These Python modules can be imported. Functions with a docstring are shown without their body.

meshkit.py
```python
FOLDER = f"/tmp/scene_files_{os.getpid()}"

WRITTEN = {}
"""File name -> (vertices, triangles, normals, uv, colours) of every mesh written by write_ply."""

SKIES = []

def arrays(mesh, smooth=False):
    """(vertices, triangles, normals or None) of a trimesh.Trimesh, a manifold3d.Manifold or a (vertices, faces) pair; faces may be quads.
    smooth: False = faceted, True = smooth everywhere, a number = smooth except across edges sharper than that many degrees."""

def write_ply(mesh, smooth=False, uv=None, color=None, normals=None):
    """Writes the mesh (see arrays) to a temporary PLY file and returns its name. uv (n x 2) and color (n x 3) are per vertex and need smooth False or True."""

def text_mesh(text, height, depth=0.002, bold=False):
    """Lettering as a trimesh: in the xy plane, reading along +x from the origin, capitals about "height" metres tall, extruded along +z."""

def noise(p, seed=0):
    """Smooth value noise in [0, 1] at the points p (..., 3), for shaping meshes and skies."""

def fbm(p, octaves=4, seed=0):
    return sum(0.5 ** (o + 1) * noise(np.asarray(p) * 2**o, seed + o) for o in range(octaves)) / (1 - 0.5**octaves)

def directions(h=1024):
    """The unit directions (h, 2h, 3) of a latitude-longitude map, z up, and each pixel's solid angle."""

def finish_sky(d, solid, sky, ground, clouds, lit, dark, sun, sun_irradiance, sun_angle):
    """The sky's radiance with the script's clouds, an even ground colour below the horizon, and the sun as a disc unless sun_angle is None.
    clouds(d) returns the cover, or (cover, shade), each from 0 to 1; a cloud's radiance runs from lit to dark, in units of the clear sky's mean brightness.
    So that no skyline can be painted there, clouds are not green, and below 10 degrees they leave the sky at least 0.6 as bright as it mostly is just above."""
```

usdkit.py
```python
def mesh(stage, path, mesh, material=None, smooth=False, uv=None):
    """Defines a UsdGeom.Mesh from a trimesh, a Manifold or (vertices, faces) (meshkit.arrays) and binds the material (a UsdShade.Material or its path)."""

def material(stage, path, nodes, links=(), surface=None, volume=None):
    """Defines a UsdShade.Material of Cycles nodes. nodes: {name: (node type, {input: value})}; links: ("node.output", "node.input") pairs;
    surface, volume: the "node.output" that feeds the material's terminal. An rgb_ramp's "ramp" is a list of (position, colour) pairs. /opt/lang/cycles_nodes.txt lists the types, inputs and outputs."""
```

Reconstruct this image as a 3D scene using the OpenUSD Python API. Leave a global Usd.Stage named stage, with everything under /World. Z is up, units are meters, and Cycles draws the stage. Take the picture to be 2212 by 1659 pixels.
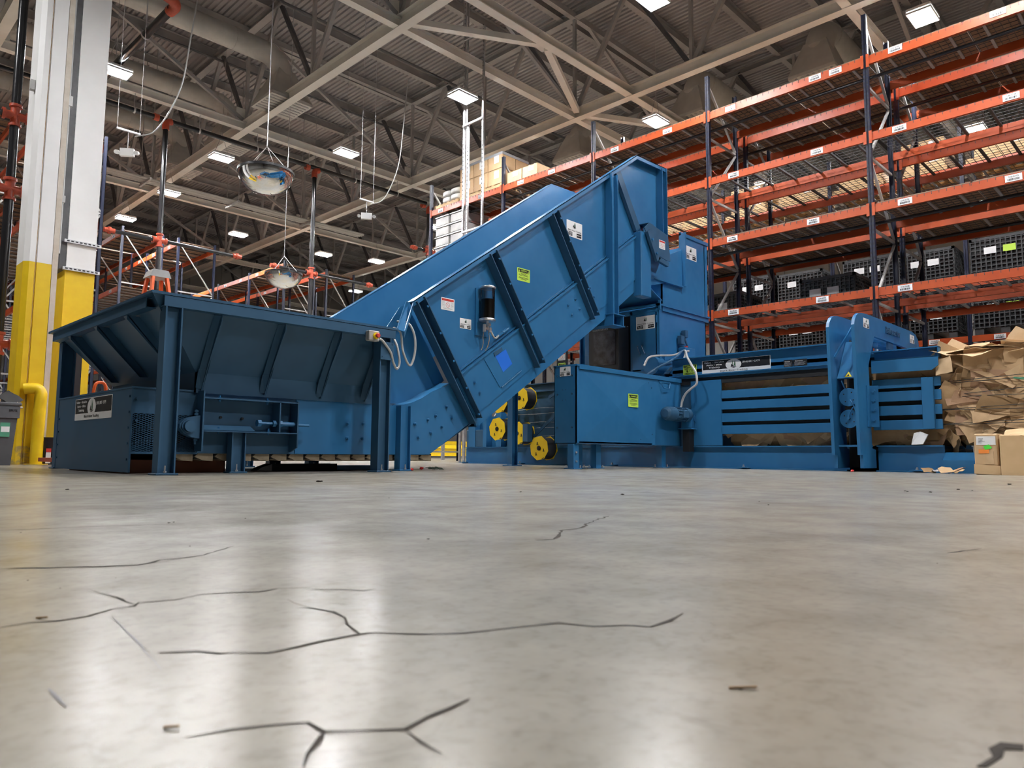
import math, random
import numpy as np, trimesh, shapely.geometry as sg
from pxr import Usd, UsdGeom, Gf, Sdf, UsdShade
import usdkit, meshkit

stage = Usd.Stage.CreateInMemory()
UsdGeom.SetStageUpAxis(stage, UsdGeom.Tokens.z)
UsdGeom.SetStageMetersPerUnit(stage, 1.0)
UsdGeom.Xform.Define(stage, '/World')
stage.SetDefaultPrim(stage.GetPrimAtPath('/World'))
UsdGeom.Scope.Define(stage, '/World/Looks')
rng = random.Random(7)
nrng = np.random.default_rng(7)

# ------------------------------------------------------------------ camera, lamps, exposure
EXPOSURE = 0.0
LAMP = 560.0            # radiance of the high bay lenses
CAM_H, YAW, PITCH, ROLL, F_PX = 0.18, math.radians(44.40), math.radians(5.542), math.radians(0.430), 1577.8
cam = UsdGeom.Camera.Define(stage, '/World/camera')
cy, sy, cp, sp = math.cos(YAW), math.sin(YAW), math.cos(PITCH), math.sin(PITCH)
fw = np.array([cy * cp, sy * cp, sp]); rt = np.array([sy, -cy, 0.0]); up = np.cross(rt, fw)
cr, sr = math.cos(ROLL), math.sin(ROLL)
R_, U_ = cr * rt + sr * up, -sr * rt + cr * up
cam.AddTransformOp().Set(Gf.Matrix4d(*R_, 0, *U_, 0, *(-fw), 0, 0, 0, CAM_H, 1))
cam.CreateHorizontalApertureAttr(36.0); cam.CreateVerticalApertureAttr(36.0 * 1659 / 2212)
cam.CreateFocalLengthAttr(36.0 * F_PX / 2212)
cam.CreateClippingRangeAttr(Gf.Vec2f(0.02, 400))
cam.CreateFStopAttr(9.0); cam.CreateFocusDistanceAttr(9.0)
cam.CreateExposureAttr(EXPOSURE)
# (x, y, z) of every high bay lamp: those in the photograph, and unseen ones added and placed for the light
LAMPS_SEEN = [(4.70, 16.60, 8.3), (8.30, 19.47, 8.3), (8.37, 23.39, 8.3), (8.30, 27.13, 8.3), (10.51, 16.67, 8.3), (10.60, 12.03, 8.3), (10.53, 6.89, 8.3),
              (14.68, 9.52, 8.3), (14.44, 3.56, 8.3), (11.88, 26.05, 8.3), (15.55, 26.13, 8.3), (17.67, 25.43, 8.3), (16.46, 19.99, 8.3), (20.30, 30.95, 8.3), (4.30, 19.10, 8.3)]
LAMPS_ADDED = [(10.5, 2.0, 8.3), (10.5, -4.0, 8.3), (4.5, 7.0, 8.3), (4.5, 2.0, 8.3), (4.5, -4.0, 8.3), (-1.5, 12.15, 8.3), (14.5, -2.4, 8.3),
              (-1.5, 23.0, 8.3), (4.3, 31.0, 8.3), (14.6, 14.5, 8.3), (20.5, 4.0, 8.3), (20.5, 9.5, 8.3), (20.5, 15.0, 8.3), (20.3, 21.0, 8.3), (12.0, 32.0, 8.3)]

# ------------------------------------------------------------------ materials
def mat(name, nodes, links=(), surface='p.BSDF'):
    return usdkit.material(stage, '/World/Looks/' + name, nodes, links, surface)

def plain(name, col, rough=0.5, metal=0.0, **kw):
    return mat(name, {'p': ('principled_bsdf', {'base_color': col, 'roughness': rough, 'metallic': metal, **kw})})

def worn(name, c1, c2, rough=0.5, scale=6.0, metal=0.0, lo=0.35, hi=0.7, bump=0.0, r2=None, spec=0.5):
    n = {'g': ('geometry', {}), 'n': ('noise_texture', {'scale': scale, 'detail': 6.0, 'roughness': 0.6}),
         'r': ('rgb_ramp', {'ramp': [(lo, c1), (hi, c2)]}), 'p': ('principled_bsdf', {'roughness': rough, 'metallic': metal, 'specular_ior_level': spec})}
    l = [('g.position', 'n.vector'), ('n.fac', 'r.fac'), ('r.color', 'p.base_color')]
    if r2 is not None:
        n['m'] = ('map_range', {'from_min': 0.3, 'from_max': 0.7, 'to_min': rough, 'to_max': r2})
        l += [('n.fac', 'm.value'), ('m.result', 'p.roughness')]
    if bump:
        n['b'] = ('bump', {'strength': bump, 'distance': 0.02}); l += [('n.fac', 'b.height'), ('b.normal', 'p.normal')]
    return mat(name, n, l)

M = {}
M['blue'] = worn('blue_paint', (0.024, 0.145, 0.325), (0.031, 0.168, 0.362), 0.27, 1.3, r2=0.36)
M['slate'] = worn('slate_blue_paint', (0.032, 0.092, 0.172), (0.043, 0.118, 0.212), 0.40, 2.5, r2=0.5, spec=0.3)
M['navy'] = worn('navy_paint', (0.011, 0.014, 0.034), (0.016, 0.021, 0.050), 0.4, 3.0)
M['orange'] = worn('orange_paint', (0.43, 0.064, 0.014), (0.50, 0.084, 0.019), 0.42, 3.0)
M['galv'] = worn('galvanized_steel', (0.50, 0.50, 0.51), (0.66, 0.66, 0.67), 0.38, 14, metal=0.75)
M['greysteel'] = worn('grey_painted_steel', (0.36, 0.35, 0.34), (0.45, 0.44, 0.42), 0.5, 5)
M['cream'] = worn('cream_painted_steel', (0.76, 0.73, 0.66), (0.84, 0.81, 0.74), 0.5, 2)
M['roofsteel'] = worn('dusty_roof_steel', (0.32, 0.31, 0.30), (0.41, 0.395, 0.38), 0.6, 2)
M['deck'] = worn('roof_deck_paint', (0.34, 0.322, 0.318), (0.43, 0.408, 0.402), 0.6, 0.8)
M['darkweb'] = worn('dark_truss_steel', (0.07, 0.07, 0.075), (0.11, 0.11, 0.115), 0.5, 4)
M['duct'] = worn('duct_grey', (0.46, 0.44, 0.40), (0.55, 0.53, 0.48), 0.55, 3)
M['wall'] = worn('wall_panel_grey', (0.34, 0.33, 0.31), (0.42, 0.41, 0.39), 0.6, 0.6)
M['white'] = worn('white_paint', (0.86, 0.85, 0.83), (0.91, 0.90, 0.88), 0.45, 2)
M['yellow'] = worn('yellow_paint', (0.80, 0.52, 0.006), (0.86, 0.60, 0.012), 0.42, 5, bump=0.05)
M['dirtyyellow'] = worn('dirty_yellow_paint', (0.42, 0.30, 0.10), (0.80, 0.55, 0.02), 0.5, 9, lo=0.42, hi=0.56)
M['beige'] = worn('beige_paint', (0.58, 0.50, 0.40), (0.68, 0.61, 0.52), 0.5, 7)
M['black'] = plain('black_plastic', (0.012, 0.012, 0.014), 0.4)
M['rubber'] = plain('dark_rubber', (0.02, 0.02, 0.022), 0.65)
M['blackpipe'] = plain('black_pipe', (0.02, 0.02, 0.022), 0.22)
M['redpipe'] = worn('red_orange_fitting', (0.40, 0.058, 0.028), (0.50, 0.085, 0.04), 0.4, 20)
M['wire'] = plain('deck_wire', (0.07, 0.07, 0.075), 0.55, 0.0)
M['tiewire'] = plain('tie_wire', (0.03, 0.028, 0.026), 0.4, 0.6)
M['shelf'] = worn('shelf_board', (0.22, 0.14, 0.085), (0.31, 0.20, 0.125), 0.7, 9)
M['wood'] = worn('pallet_wood', (0.48, 0.31, 0.15), (0.62, 0.43, 0.23), 0.7, 12)
for i, (a, b) in enumerate([((0.46, 0.30, 0.155), (0.54, 0.36, 0.195)), ((0.52, 0.345, 0.185), (0.61, 0.42, 0.235)), ((0.32, 0.20, 0.095), (0.40, 0.26, 0.13)), ((0.57, 0.39, 0.22), (0.66, 0.47, 0.275)), ((0.40, 0.24, 0.14), (0.47, 0.29, 0.175))]):
    M['card%d' % i] = worn('cardboard_tone_%d' % i, a, b, 0.75, 8, bump=0.15)
M['cardlight'] = worn('fresh_cardboard', (0.62, 0.42, 0.22), (0.68, 0.47, 0.26), 0.7, 5)
M['carton'] = worn('carton_brown', (0.58, 0.385, 0.205), (0.64, 0.44, 0.25), 0.7, 5)
M['paper'] = plain('white_paper', (0.82, 0.82, 0.82), 0.5)
M['papergrey'] = plain('grey_paper', (0.62, 0.62, 0.62), 0.5)
M['ink'] = plain('black_ink', (0.01, 0.01, 0.012), 0.45)
M['greenink'] = plain('green_ink', (0.02, 0.12, 0.05), 0.45)
M['redink'] = plain('red_ink', (0.62, 0.05, 0.035), 0.45)
M['greyink'] = plain('grey_ink', (0.35, 0.36, 0.38), 0.5)
M['lime'] = plain('lime_label', (0.55, 0.80, 0.10), 0.4)
M['limegreen'] = plain('green_sticker', (0.10, 0.85, 0.08), 0.45)
M['orangesticker'] = plain('orange_sticker', (0.95, 0.30, 0.06), 0.45)
M['tape'] = plain('bright_blue_tape', (0.02, 0.17, 0.75), 0.4)
M['warnyellow'] = plain('warning_yellow', (0.85, 0.65, 0.01), 0.4)
M['rust'] = worn('rust_red_steel', (0.20, 0.062, 0.028), (0.26, 0.085, 0.04), 0.6, 5)
M['belt'] = worn('belt_slat_tan', (0.36, 0.29, 0.19), (0.46, 0.38, 0.27), 0.6, 14)
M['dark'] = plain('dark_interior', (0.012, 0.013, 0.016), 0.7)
M['greybin'] = worn('grey_bin_plastic', (0.10, 0.105, 0.115), (0.13, 0.135, 0.145), 0.5, 6)
M['crate'] = worn('black_crate_plastic', (0.045, 0.047, 0.05), (0.07, 0.073, 0.075), 0.5, 8)
M['conduit'] = worn('grey_conduit', (0.42, 0.42, 0.41), (0.50, 0.50, 0.49), 0.35, 8)
M['aluminium'] = plain('brushed_aluminium', (0.70, 0.70, 0.72), 0.3, 0.9)
M['bolt'] = plain('zinc_bolt', (0.60, 0.60, 0.62), 0.35, 0.85)
M['ladderorange'] = plain('ladder_orange', (0.90, 0.13, 0.02), 0.4)
M['grease'] = plain('dark_grease', (0.018, 0.012, 0.009), 0.2)
M['mirror'] = plain('mirror_dome', (0.86, 0.87, 0.88), 0.03, 1.0)
M['scrapmetal'] = plain('grey_plastic_film', (0.45, 0.45, 0.45), 0.3)
M['bags'] = worn('white_wrapped_bags', (0.62, 0.62, 0.60), (0.80, 0.80, 0.78), 0.4, 8, bump=0.4)
M['redbit'] = plain('red_plastic_bit', (0.75, 0.03, 0.03), 0.4)
M['leaf'] = plain('dark_green_leaf', (0.03, 0.07, 0.035), 0.5)
M['teal'] = plain('green_strap', (0.10, 0.35, 0.22), 0.4)
M['crackfill'] = worn('crack_dirt', (0.025, 0.019, 0.013), (0.055, 0.043, 0.032), 0.9, 60)
M['scuff'] = plain('grey_scuff', (0.24, 0.23, 0.23), 0.5)
M['glass'] = mat('clear_reservoir', {'t': ('transparent_bsdf', {'color': (0.93, 0.95, 0.97)}), 'g': ('glossy_bsdf', {'roughness': 0.05, 'color': (1, 1, 1)}), 'f': ('fresnel', {'IOR': 1.5}), 'm': ('mix_closure', {})},
                 [('f.fac', 'm.fac'), ('t.BSDF', 'm.closure1'), ('g.BSDF', 'm.closure2')], 'm.closure')
M['lens'] = mat('lamp_lens', {'e': ('emission', {'color': (0.985, 0.985, 1.0), 'strength': LAMP})}, (), 'e.emission')
M['floor'] = mat('polished_concrete', {
    'g': ('geometry', {}), 'w': ('noise_texture', {'scale': 0.35, 'detail': 3.0, 'roughness': 0.5}),
    'n1': ('noise_texture', {'scale': 1.1, 'detail': 7.0, 'roughness': 0.62, 'distortion': 0.6}), 'n2': ('noise_texture', {'scale': 4.5, 'detail': 8.0, 'roughness': 0.65}),
    'n3': ('noise_texture', {'scale': 55.0, 'detail': 4.0, 'roughness': 0.6}), 'n4': ('noise_texture', {'scale': 9.0, 'detail': 5.0, 'roughness': 0.7, 'distortion': 1.0}),
    'r1': ('rgb_ramp', {'ramp': [(0.28, (0.235, 0.218, 0.188)), (0.42, (0.28, 0.262, 0.228)), (0.52, (0.325, 0.308, 0.272)), (0.62, (0.295, 0.278, 0.245)), (0.75, (0.26, 0.248, 0.224))]}),
    'r2': ('rgb_ramp', {'ramp': [(0.38, (0.31, 0.248, 0.150)), (0.50, (0.285, 0.258, 0.198)), (0.62, (0.295, 0.288, 0.268))]}),
    'm1': ('mix', {'fac': 0.45}), 'r3': ('rgb_ramp', {'ramp': [(0.30, (0.74, 0.73, 0.70)), (0.5, (1, 1, 1)), (0.75, (1.06, 1.05, 1.03))]}),
    'm2': ('mix', {'mix_type': 'multiply', 'fac': 0.75}), 'r4': ('rgb_ramp', {'ramp': [(0.28, (0.66, 0.64, 0.61)), (0.40, (1, 1, 1))]}), 'm3': ('mix', {'mix_type': 'multiply', 'fac': 0.7}),
    'rr': ('map_range', {'from_min': 0.3, 'from_max': 0.7, 'to_min': 0.22, 'to_max': 0.31}),
    'b': ('bump', {'strength': 0.06, 'distance': 0.003}), 'p': ('principled_bsdf', {'roughness': 0.35, 'specular_ior_level': 0.5})},
    [('g.position', 'w.vector'), ('g.position', 'n1.vector'), ('g.position', 'n2.vector'), ('g.position', 'n3.vector'), ('g.position', 'n4.vector'),
     ('n1.fac', 'r1.fac'), ('w.fac', 'r2.fac'), ('r1.color', 'm1.color1'), ('r2.color', 'm1.color2'), ('n3.fac', 'r3.fac'), ('m1.color', 'm2.color1'), ('r3.color', 'm2.color2'),
     ('n4.fac', 'r4.fac'), ('m2.color', 'm3.color1'), ('r4.color', 'm3.color2'), ('m3.color', 'p.base_color'), ('n2.fac', 'rr.value'), ('rr.result', 'p.roughness'), ('n2.fac', 'b.height'), ('b.normal', 'p.normal')])

# ------------------------------------------------------------------ mesh builder
def unit(v):
    v = np.asarray(v, float); return v / (np.linalg.norm(v) or 1)

BOXF = [(0, 3, 2), (0, 2, 1), (4, 5, 6), (4, 6, 7), (0, 1, 5), (0, 5, 4), (1, 2, 6), (1, 6, 5), (2, 3, 7), (2, 7, 6), (3, 0, 4), (3, 4, 7)]

class MB:
    def __init__(s): s.v, s.f, s.n = [], [], 0
    def add(s, v, f):
        v = np.asarray(v, float); s.v.append(v); s.f.append(np.asarray(f, int) + s.n); s.n += len(v); return s
    def tm(s, m): return s.add(m.vertices, m.faces)
    def box(s, x0, x1, y0, y1, z0, z1):
        x0, x1 = min(x0, x1), max(x0, x1); y0, y1 = min(y0, y1), max(y0, y1); z0, z1 = min(z0, z1), max(z0, z1)
        return s.add([(x0, y0, z0), (x1, y0, z0), (x1, y1, z0), (x0, y1, z0), (x0, y0, z1), (x1, y0, z1), (x1, y1, z1), (x0, y1, z1)], BOXF)
    def cbox(s, x0, x1, y0, y1, z0, z1, c=0.01):            # box with chamfered edges
        pts = []
        for sx, X in ((1, x0), (-1, x1)):
            for sy_, Y in ((1, y0), (-1, y1)):
                for sz, Z in ((1, z0), (-1, z1)):
                    pts += [(X, Y + sy_ * c, Z + sz * c), (X + sx * c, Y, Z + sz * c), (X + sx * c, Y + sy_ * c, Z)]
        h = trimesh.convex.convex_hull(np.array(pts)); return s.tm(h)
    def obox(s, c, ax, half):
        c = np.asarray(c, float); a, b, d = [np.asarray(ax[i], float) * half[i] for i in range(3)]
        if np.dot(np.cross(a, b), d) < 0: d = -d
        return s.add([c - a - b - d, c + a - b - d, c + a + b - d, c - a + b - d, c - a - b + d, c + a - b + d, c + a + b + d, c - a + b + d], BOXF)
    def bar(s, p0, p1, w, h, u=(0, 0, 1)):                   # w across, h along u
        p0, p1 = np.asarray(p0, float), np.asarray(p1, float); d = p1 - p0; L = np.linalg.norm(d); d = d / L
        u = np.asarray(u, float); u = u - d * (u @ d)
        if np.linalg.norm(u) < 1e-6: u = np.array([1.0, 0, 0]) - d * d[0]
        u = unit(u); return s.obox((p0 + p1) / 2, (d, np.cross(u, d), u), (L / 2, w / 2, h / 2))
    def hbeam(s, p0, p1, w, h, t=0.015, u=(0, 0, 1)):        # web along u
        p0, p1 = np.asarray(p0, float), np.asarray(p1, float); d = unit(p1 - p0); u = np.asarray(u, float); u = unit(u - d * (u @ d))
        s.bar(p0 + u * (h / 2 - t / 2), p1 + u * (h / 2 - t / 2), w, t, u); s.bar(p0 - u * (h / 2 - t / 2), p1 - u * (h / 2 - t / 2), w, t, u)
        return s.bar(p0, p1, t, h - 2 * t, u)
    def chan(s, p0, p1, w, h, t=0.012, u=(0, 0, 1), side=1):  # channel: web at one side
        p0, p1 = np.asarray(p0, float), np.asarray(p1, float); d = unit(p1 - p0); u = np.asarray(u, float); u = unit(u - d * (u @ d)); k = np.cross(u, d) * side
        s.bar(p0 + u * (h / 2 - t / 2), p1 + u * (h / 2 - t / 2), w, t, u); s.bar(p0 - u * (h / 2 - t / 2), p1 - u * (h / 2 - t / 2), w, t, u)
        return s.bar(p0 + k * (w / 2 - t / 2), p1 + k * (w / 2 - t / 2), t, h - 2 * t, u)
    def cyl(s, p0, p1, r, n=16, r1=None):
        p0, p1 = np.asarray(p0, float), np.asarray(p1, float); d = unit(p1 - p0); r1 = r if r1 is None else r1
        a = unit(np.cross(d, (0, 0, 1) if abs(d[2]) < 0.9 else (1, 0, 0))); b = np.cross(d, a); t = np.linspace(0, 2 * math.pi, n, endpoint=False)
        ring = np.cos(t)[:, None] * a + np.sin(t)[:, None] * b
        v = np.vstack([p0 + r * ring, p1 + r1 * ring, [p0, p1]]); f = []
        for i in range(n):
            j = (i + 1) % n; f += [(i, j, n + j), (i, n + j, n + i), (2 * n, j, i), (2 * n + 1, n + i, n + j)]
        return s.add(v, f)
    def tube(s, pts, r, n=8, smooth=6):
        p = np.asarray(pts, float)
        if smooth and len(p) > 2:
            out = []
            q = np.vstack([2 * p[0] - p[1], p, 2 * p[-1] - p[-2]])
            for i in range(1, len(q) - 2):
                for t in np.linspace(0, 1, smooth, endpoint=False):
                    a, b, c, d = q[i - 1], q[i], q[i + 1], q[i + 2]
                    out.append(0.5 * ((2 * b) + (-a + c) * t + (2 * a - 5 * b + 4 * c - d) * t * t + (-a + 3 * b - 3 * c + d) * t ** 3))
            p = np.array(out + [p[-1]])
        T = np.gradient(p, axis=0); T /= np.linalg.norm(T, axis=1)[:, None]
        ref = np.array([0.3, 0.5, 0.8]); v = []; tt = np.linspace(0, 2 * math.pi, n, endpoint=False)
        a = unit(np.cross(T[0], ref))
        for i in range(len(p)):
            a = unit(a - T[i] * (a @ T[i])); b = np.cross(T[i], a); v.append(p[i] + r * (np.cos(tt)[:, None] * a + np.sin(tt)[:, None] * b))
        f = []
        for i in range(len(p) - 1):
            for k in range(n):
                j = (k + 1) % n; f += [(i * n + k, i * n + j, (i + 1) * n + j), (i * n + k, (i + 1) * n + j, (i + 1) * n + k)]
        v = np.vstack(v + [p[:1], p[-1:]]); c0 = len(p) * n; e = (len(p) - 1) * n
        for k in range(n):
            j = (k + 1) % n; f += [(c0, j, k), (c0 + 1, e + k, e + j)]
        return s.add(v, f)
    def prism(s, poly, axis, a0, a1, holes=()):              # poly in the other two axes (in xyz order), extruded along axis
        m = trimesh.creation.extrude_polygon(sg.Polygon(poly, holes).buffer(0), abs(a1 - a0), engine='earcut')
        v = np.array(m.vertices); lo = min(a0, a1)
        if axis == 'y': w = np.stack([v[:, 0], v[:, 2] + lo, v[:, 1]], 1); f = m.faces[:, ::-1]
        elif axis == 'x': w = np.stack([v[:, 2] + lo, v[:, 0], v[:, 1]], 1); f = m.faces
        else: w = np.stack([v[:, 0], v[:, 1], v[:, 2] + lo], 1); f = m.faces
        return s.add(w, f)
    def plate(s, pts, t, n=None):                            # planar polygon in space with thickness t along its normal
        p = np.asarray(pts, float); k = len(p)
        nn = unit(np.cross(p[1] - p[0], p[2] - p[0])) if n is None else unit(n)
        v = np.vstack([p, p + nn * t]); f = []
        for i in range(1, k - 1): f += [(0, i + 1, i), (k, k + i, k + i + 1)]
        for i in range(k):
            j = (i + 1) % k; f += [(i, j, k + j), (i, k + j, k + i)]
        return s.add(v, f)
    def lathe(s, prof, c, axis=(0, 0, 1), n=24):
        c = np.asarray(c, float); d = unit(axis); a = unit(np.cross(d, (0, 0, 1) if abs(d[2]) < 0.9 else (1, 0, 0))); b = np.cross(d, a)
        t = np.linspace(0, 2 * math.pi, n, endpoint=False); ring = np.cos(t)[:, None] * a + np.sin(t)[:, None] * b; v = []
        for r, h in prof: v.append(c + d * h + ring * r)
        f = []
        for i in range(len(prof) - 1):
            for k in range(n):
                j = (k + 1) % n; f += [(i * n + k, i * n + j, (i + 1) * n + j), (i * n + k, (i + 1) * n + j, (i + 1) * n + k)]
        return s.add(np.vstack(v), f)
    def hexbolt(s, p, d, r=0.014, h=0.012):
        p = np.asarray(p, float); return s.cyl(p, p + unit(d) * h, r, 6)
    def get(s): return np.vstack(s.v), np.vstack(s.f)

used = {}
def numbered(parent, name):
    k = used.setdefault((parent, name), 0); used[(parent, name)] = k + 1
    return parent + '/' + (name if k == 0 else '%s_%03d' % (name, k))

class Thing:
    def __init__(s, name, label=None, cat=None, loc=(0, 0, 0), group=None, kind=None, rz=0):
        s.path = numbered('/World', name); s.loc = np.asarray(loc, float)
        x = UsdGeom.Xform.Define(stage, s.path); x.AddTranslateOp().Set(Gf.Vec3d(*map(float, loc))); x.AddRotateZOp().Set(float(rz))
        s.prim = x.GetPrim(); s.data(label, cat, group, kind)
    def data(s, label=None, cat=None, group=None, kind=None):
        for k, v in (('label', label), ('category', cat), ('group', group), ('kind', kind)):
            if v: s.prim.SetCustomDataByKey(k, v)
    def part(s, name, mb, m, parent=None, label=None, kind=None, smooth=30):
        v, f = mb.get() if isinstance(mb, MB) else (np.asarray(mb.vertices), np.asarray(mb.faces))
        p = numbered(parent or s.path, name)
        g = usdkit.mesh(stage, p, (v - s.loc, f), M[m] if isinstance(m, str) else m, smooth)
        if label: g.GetPrim().SetCustomDataByKey('label', label)
        if kind: g.GetPrim().SetCustomDataByKey('kind', kind)
        return p
    def node(s, name, label=None, parent=None):
        p = numbered(parent or s.path, name); g = UsdGeom.Xform.Define(stage, p)
        if label: g.GetPrim().SetCustomDataByKey('label', label)
        return p

def single(name, mb, m, label, cat, group=None, kind=None, smooth=30):     # a thing that is one mesh
    v, f = mb.get(); p = numbered('/World', name)
    c = np.array([(v[:, 0].min() + v[:, 0].max()) / 2, (v[:, 1].min() + v[:, 1].max()) / 2, v[:, 2].min()])
    g = usdkit.mesh(stage, p, (v - c, f), M[m] if isinstance(m, str) else m, smooth); g.AddTranslateOp().Set(Gf.Vec3d(*map(float, c)))
    for k, w in (('label', label), ('category', cat), ('group', group), ('kind', kind)):
        if w: g.GetPrim().SetCustomDataByKey(k, w)
    return p

def dup(src, loc, rz=0, label=None, group=None):
    name = src.path.rpartition('/')[2]
    base = name[:-4] if name[-4:-3] == '_' and name[-3:].isdigit() else name
    d = src.prim.GetCustomData(); o = Thing(base, label or d.get('label'), d.get('category'), loc, group or d.get('group'), None, rz)
    o.prim.GetReferences().AddInternalReference(src.path); o.prim.SetInstanceable(True)
    return o

# flat print: a backing plate with lettering meshes on it. o = top left corner, u = reading direction, n = outward normal
def text_on(mb, txt, o, u, n, x, y, h, w=None, center=True, bold=True):
    u, n = unit(u), unit(n); d = np.cross(n, u)   # d = up
    m = meshkit.text_mesh(txt, h, 0.0008, bold); v = np.array(m.vertices); W = v[:, 0].max()
    k = (w / W) if w else 1.0
    v = np.asarray(o) + np.outer(v[:, 0] * k + x - (W * k / 2 if center else 0), u) + np.outer(v[:, 1] - y, d) + np.outer(v[:, 2] + 0.0032, n)
    mb.add(v, m.faces)

def rect_on(mb, o, u, n, x, y, w, h, lift=0.0024, t=0.0006):
    u, n = unit(u), unit(n); d = np.cross(n, u); o = np.asarray(o, float) + n * lift
    p = [o + u * x - d * y, o + u * (x + w) - d * y, o + u * (x + w) - d * (y + h), o + u * x - d * (y + h)]
    mb.plate(p[::-1], t, n)

def poly_on(mb, o, u, n, pts, lift=0.0038, t=0.0006):
    u, n = unit(u), unit(n); d = np.cross(n, u); o = np.asarray(o, float) + n * lift
    m = trimesh.creation.extrude_polygon(sg.Polygon(pts).buffer(0), t, engine='earcut'); v = np.array(m.vertices)
    mb.add(o + np.outer(v[:, 0], u) - np.outer(v[:, 1], d) + np.outer(v[:, 2], n), m.faces[:, ::-1])

def backing(T, o, u, n, w, h, m='paper', name='sticker', label=None, r=0.006):
    mb = MB(); q = sg.box(r, r, w - r, h - r).buffer(r, quad_segs=3); poly_on(mb, o, u, n, list(q.exterior.coords)[:-1], 0.0, 0.002)
    return T.part(name, mb, m, label=label, smooth=False)

def sail(dark, green, o, u, n, x, y, s):       # boat emblem: black hull and swoosh, two tall green sails
    poly_on(dark, o, u, n, [(x - .36 * s, y + .28 * s), (x - .22 * s, y - .10 * s), (x - .05 * s, y + .12 * s), (x + .2 * s, y + .25 * s), (x + .45 * s, y + .24 * s), (x + .25 * s, y + .33 * s), (x - .05 * s, y + .30 * s)])
    poly_on(dark, o, u, n, [(x - .30 * s, y + .38 * s), (x, y + .35 * s), (x + .3 * s, y + .38 * s), (x, y + .42 * s)])
    poly_on(green, o, u, n, [(x - .14 * s, y - .02 * s), (x - .10 * s, y - .5 * s), (x + .00 * s, y + .10 * s)])
    poly_on(green, o, u, n, [(x + .06 * s, y + .14 * s), (x + .16 * s, y - .45 * s), (x + .20 * s, y - .1 * s), (x + .24 * s, y - .5 * s), (x + .27 * s, y + .22 * s)])

def sticker_square(T, o, u, n, w, h, label):
    p = backing(T, o, u, n, w, h, 'paper', 'sticker', label); k, g, wt = MB(), MB(), MB()
    sail(k, g, o, u, n, w * .5, h * .25, h * .38)
    text_on(k, 'Black River Trading', o, u, n, w * .5, h * .62, h * .085, w * .84, bold=False)
    rect_on(k, o, u, n, w * .06, h * .68, w * .30, h * .25); rect_on(k, o, u, n, w * .64, h * .68, w * .30, h * .25)
    for i, t in enumerate(('Sales - Service', 'Parts - Wire', 'Training')): text_on(wt, t, o, u, n, w * .21, h * (.755 + .075 * i), h * .05, w * (.26 - .04 * i))
    text_on(wt, '(855) BRT-1979', o, u, n, w * .79, h * .83, h * .06, w * .27)
    T.part('black_print', k, 'ink', p, smooth=False); T.part('green_emblem', g, 'greenink', p, smooth=False); T.part('white_lettering', wt, 'paper', p, smooth=False)

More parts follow.
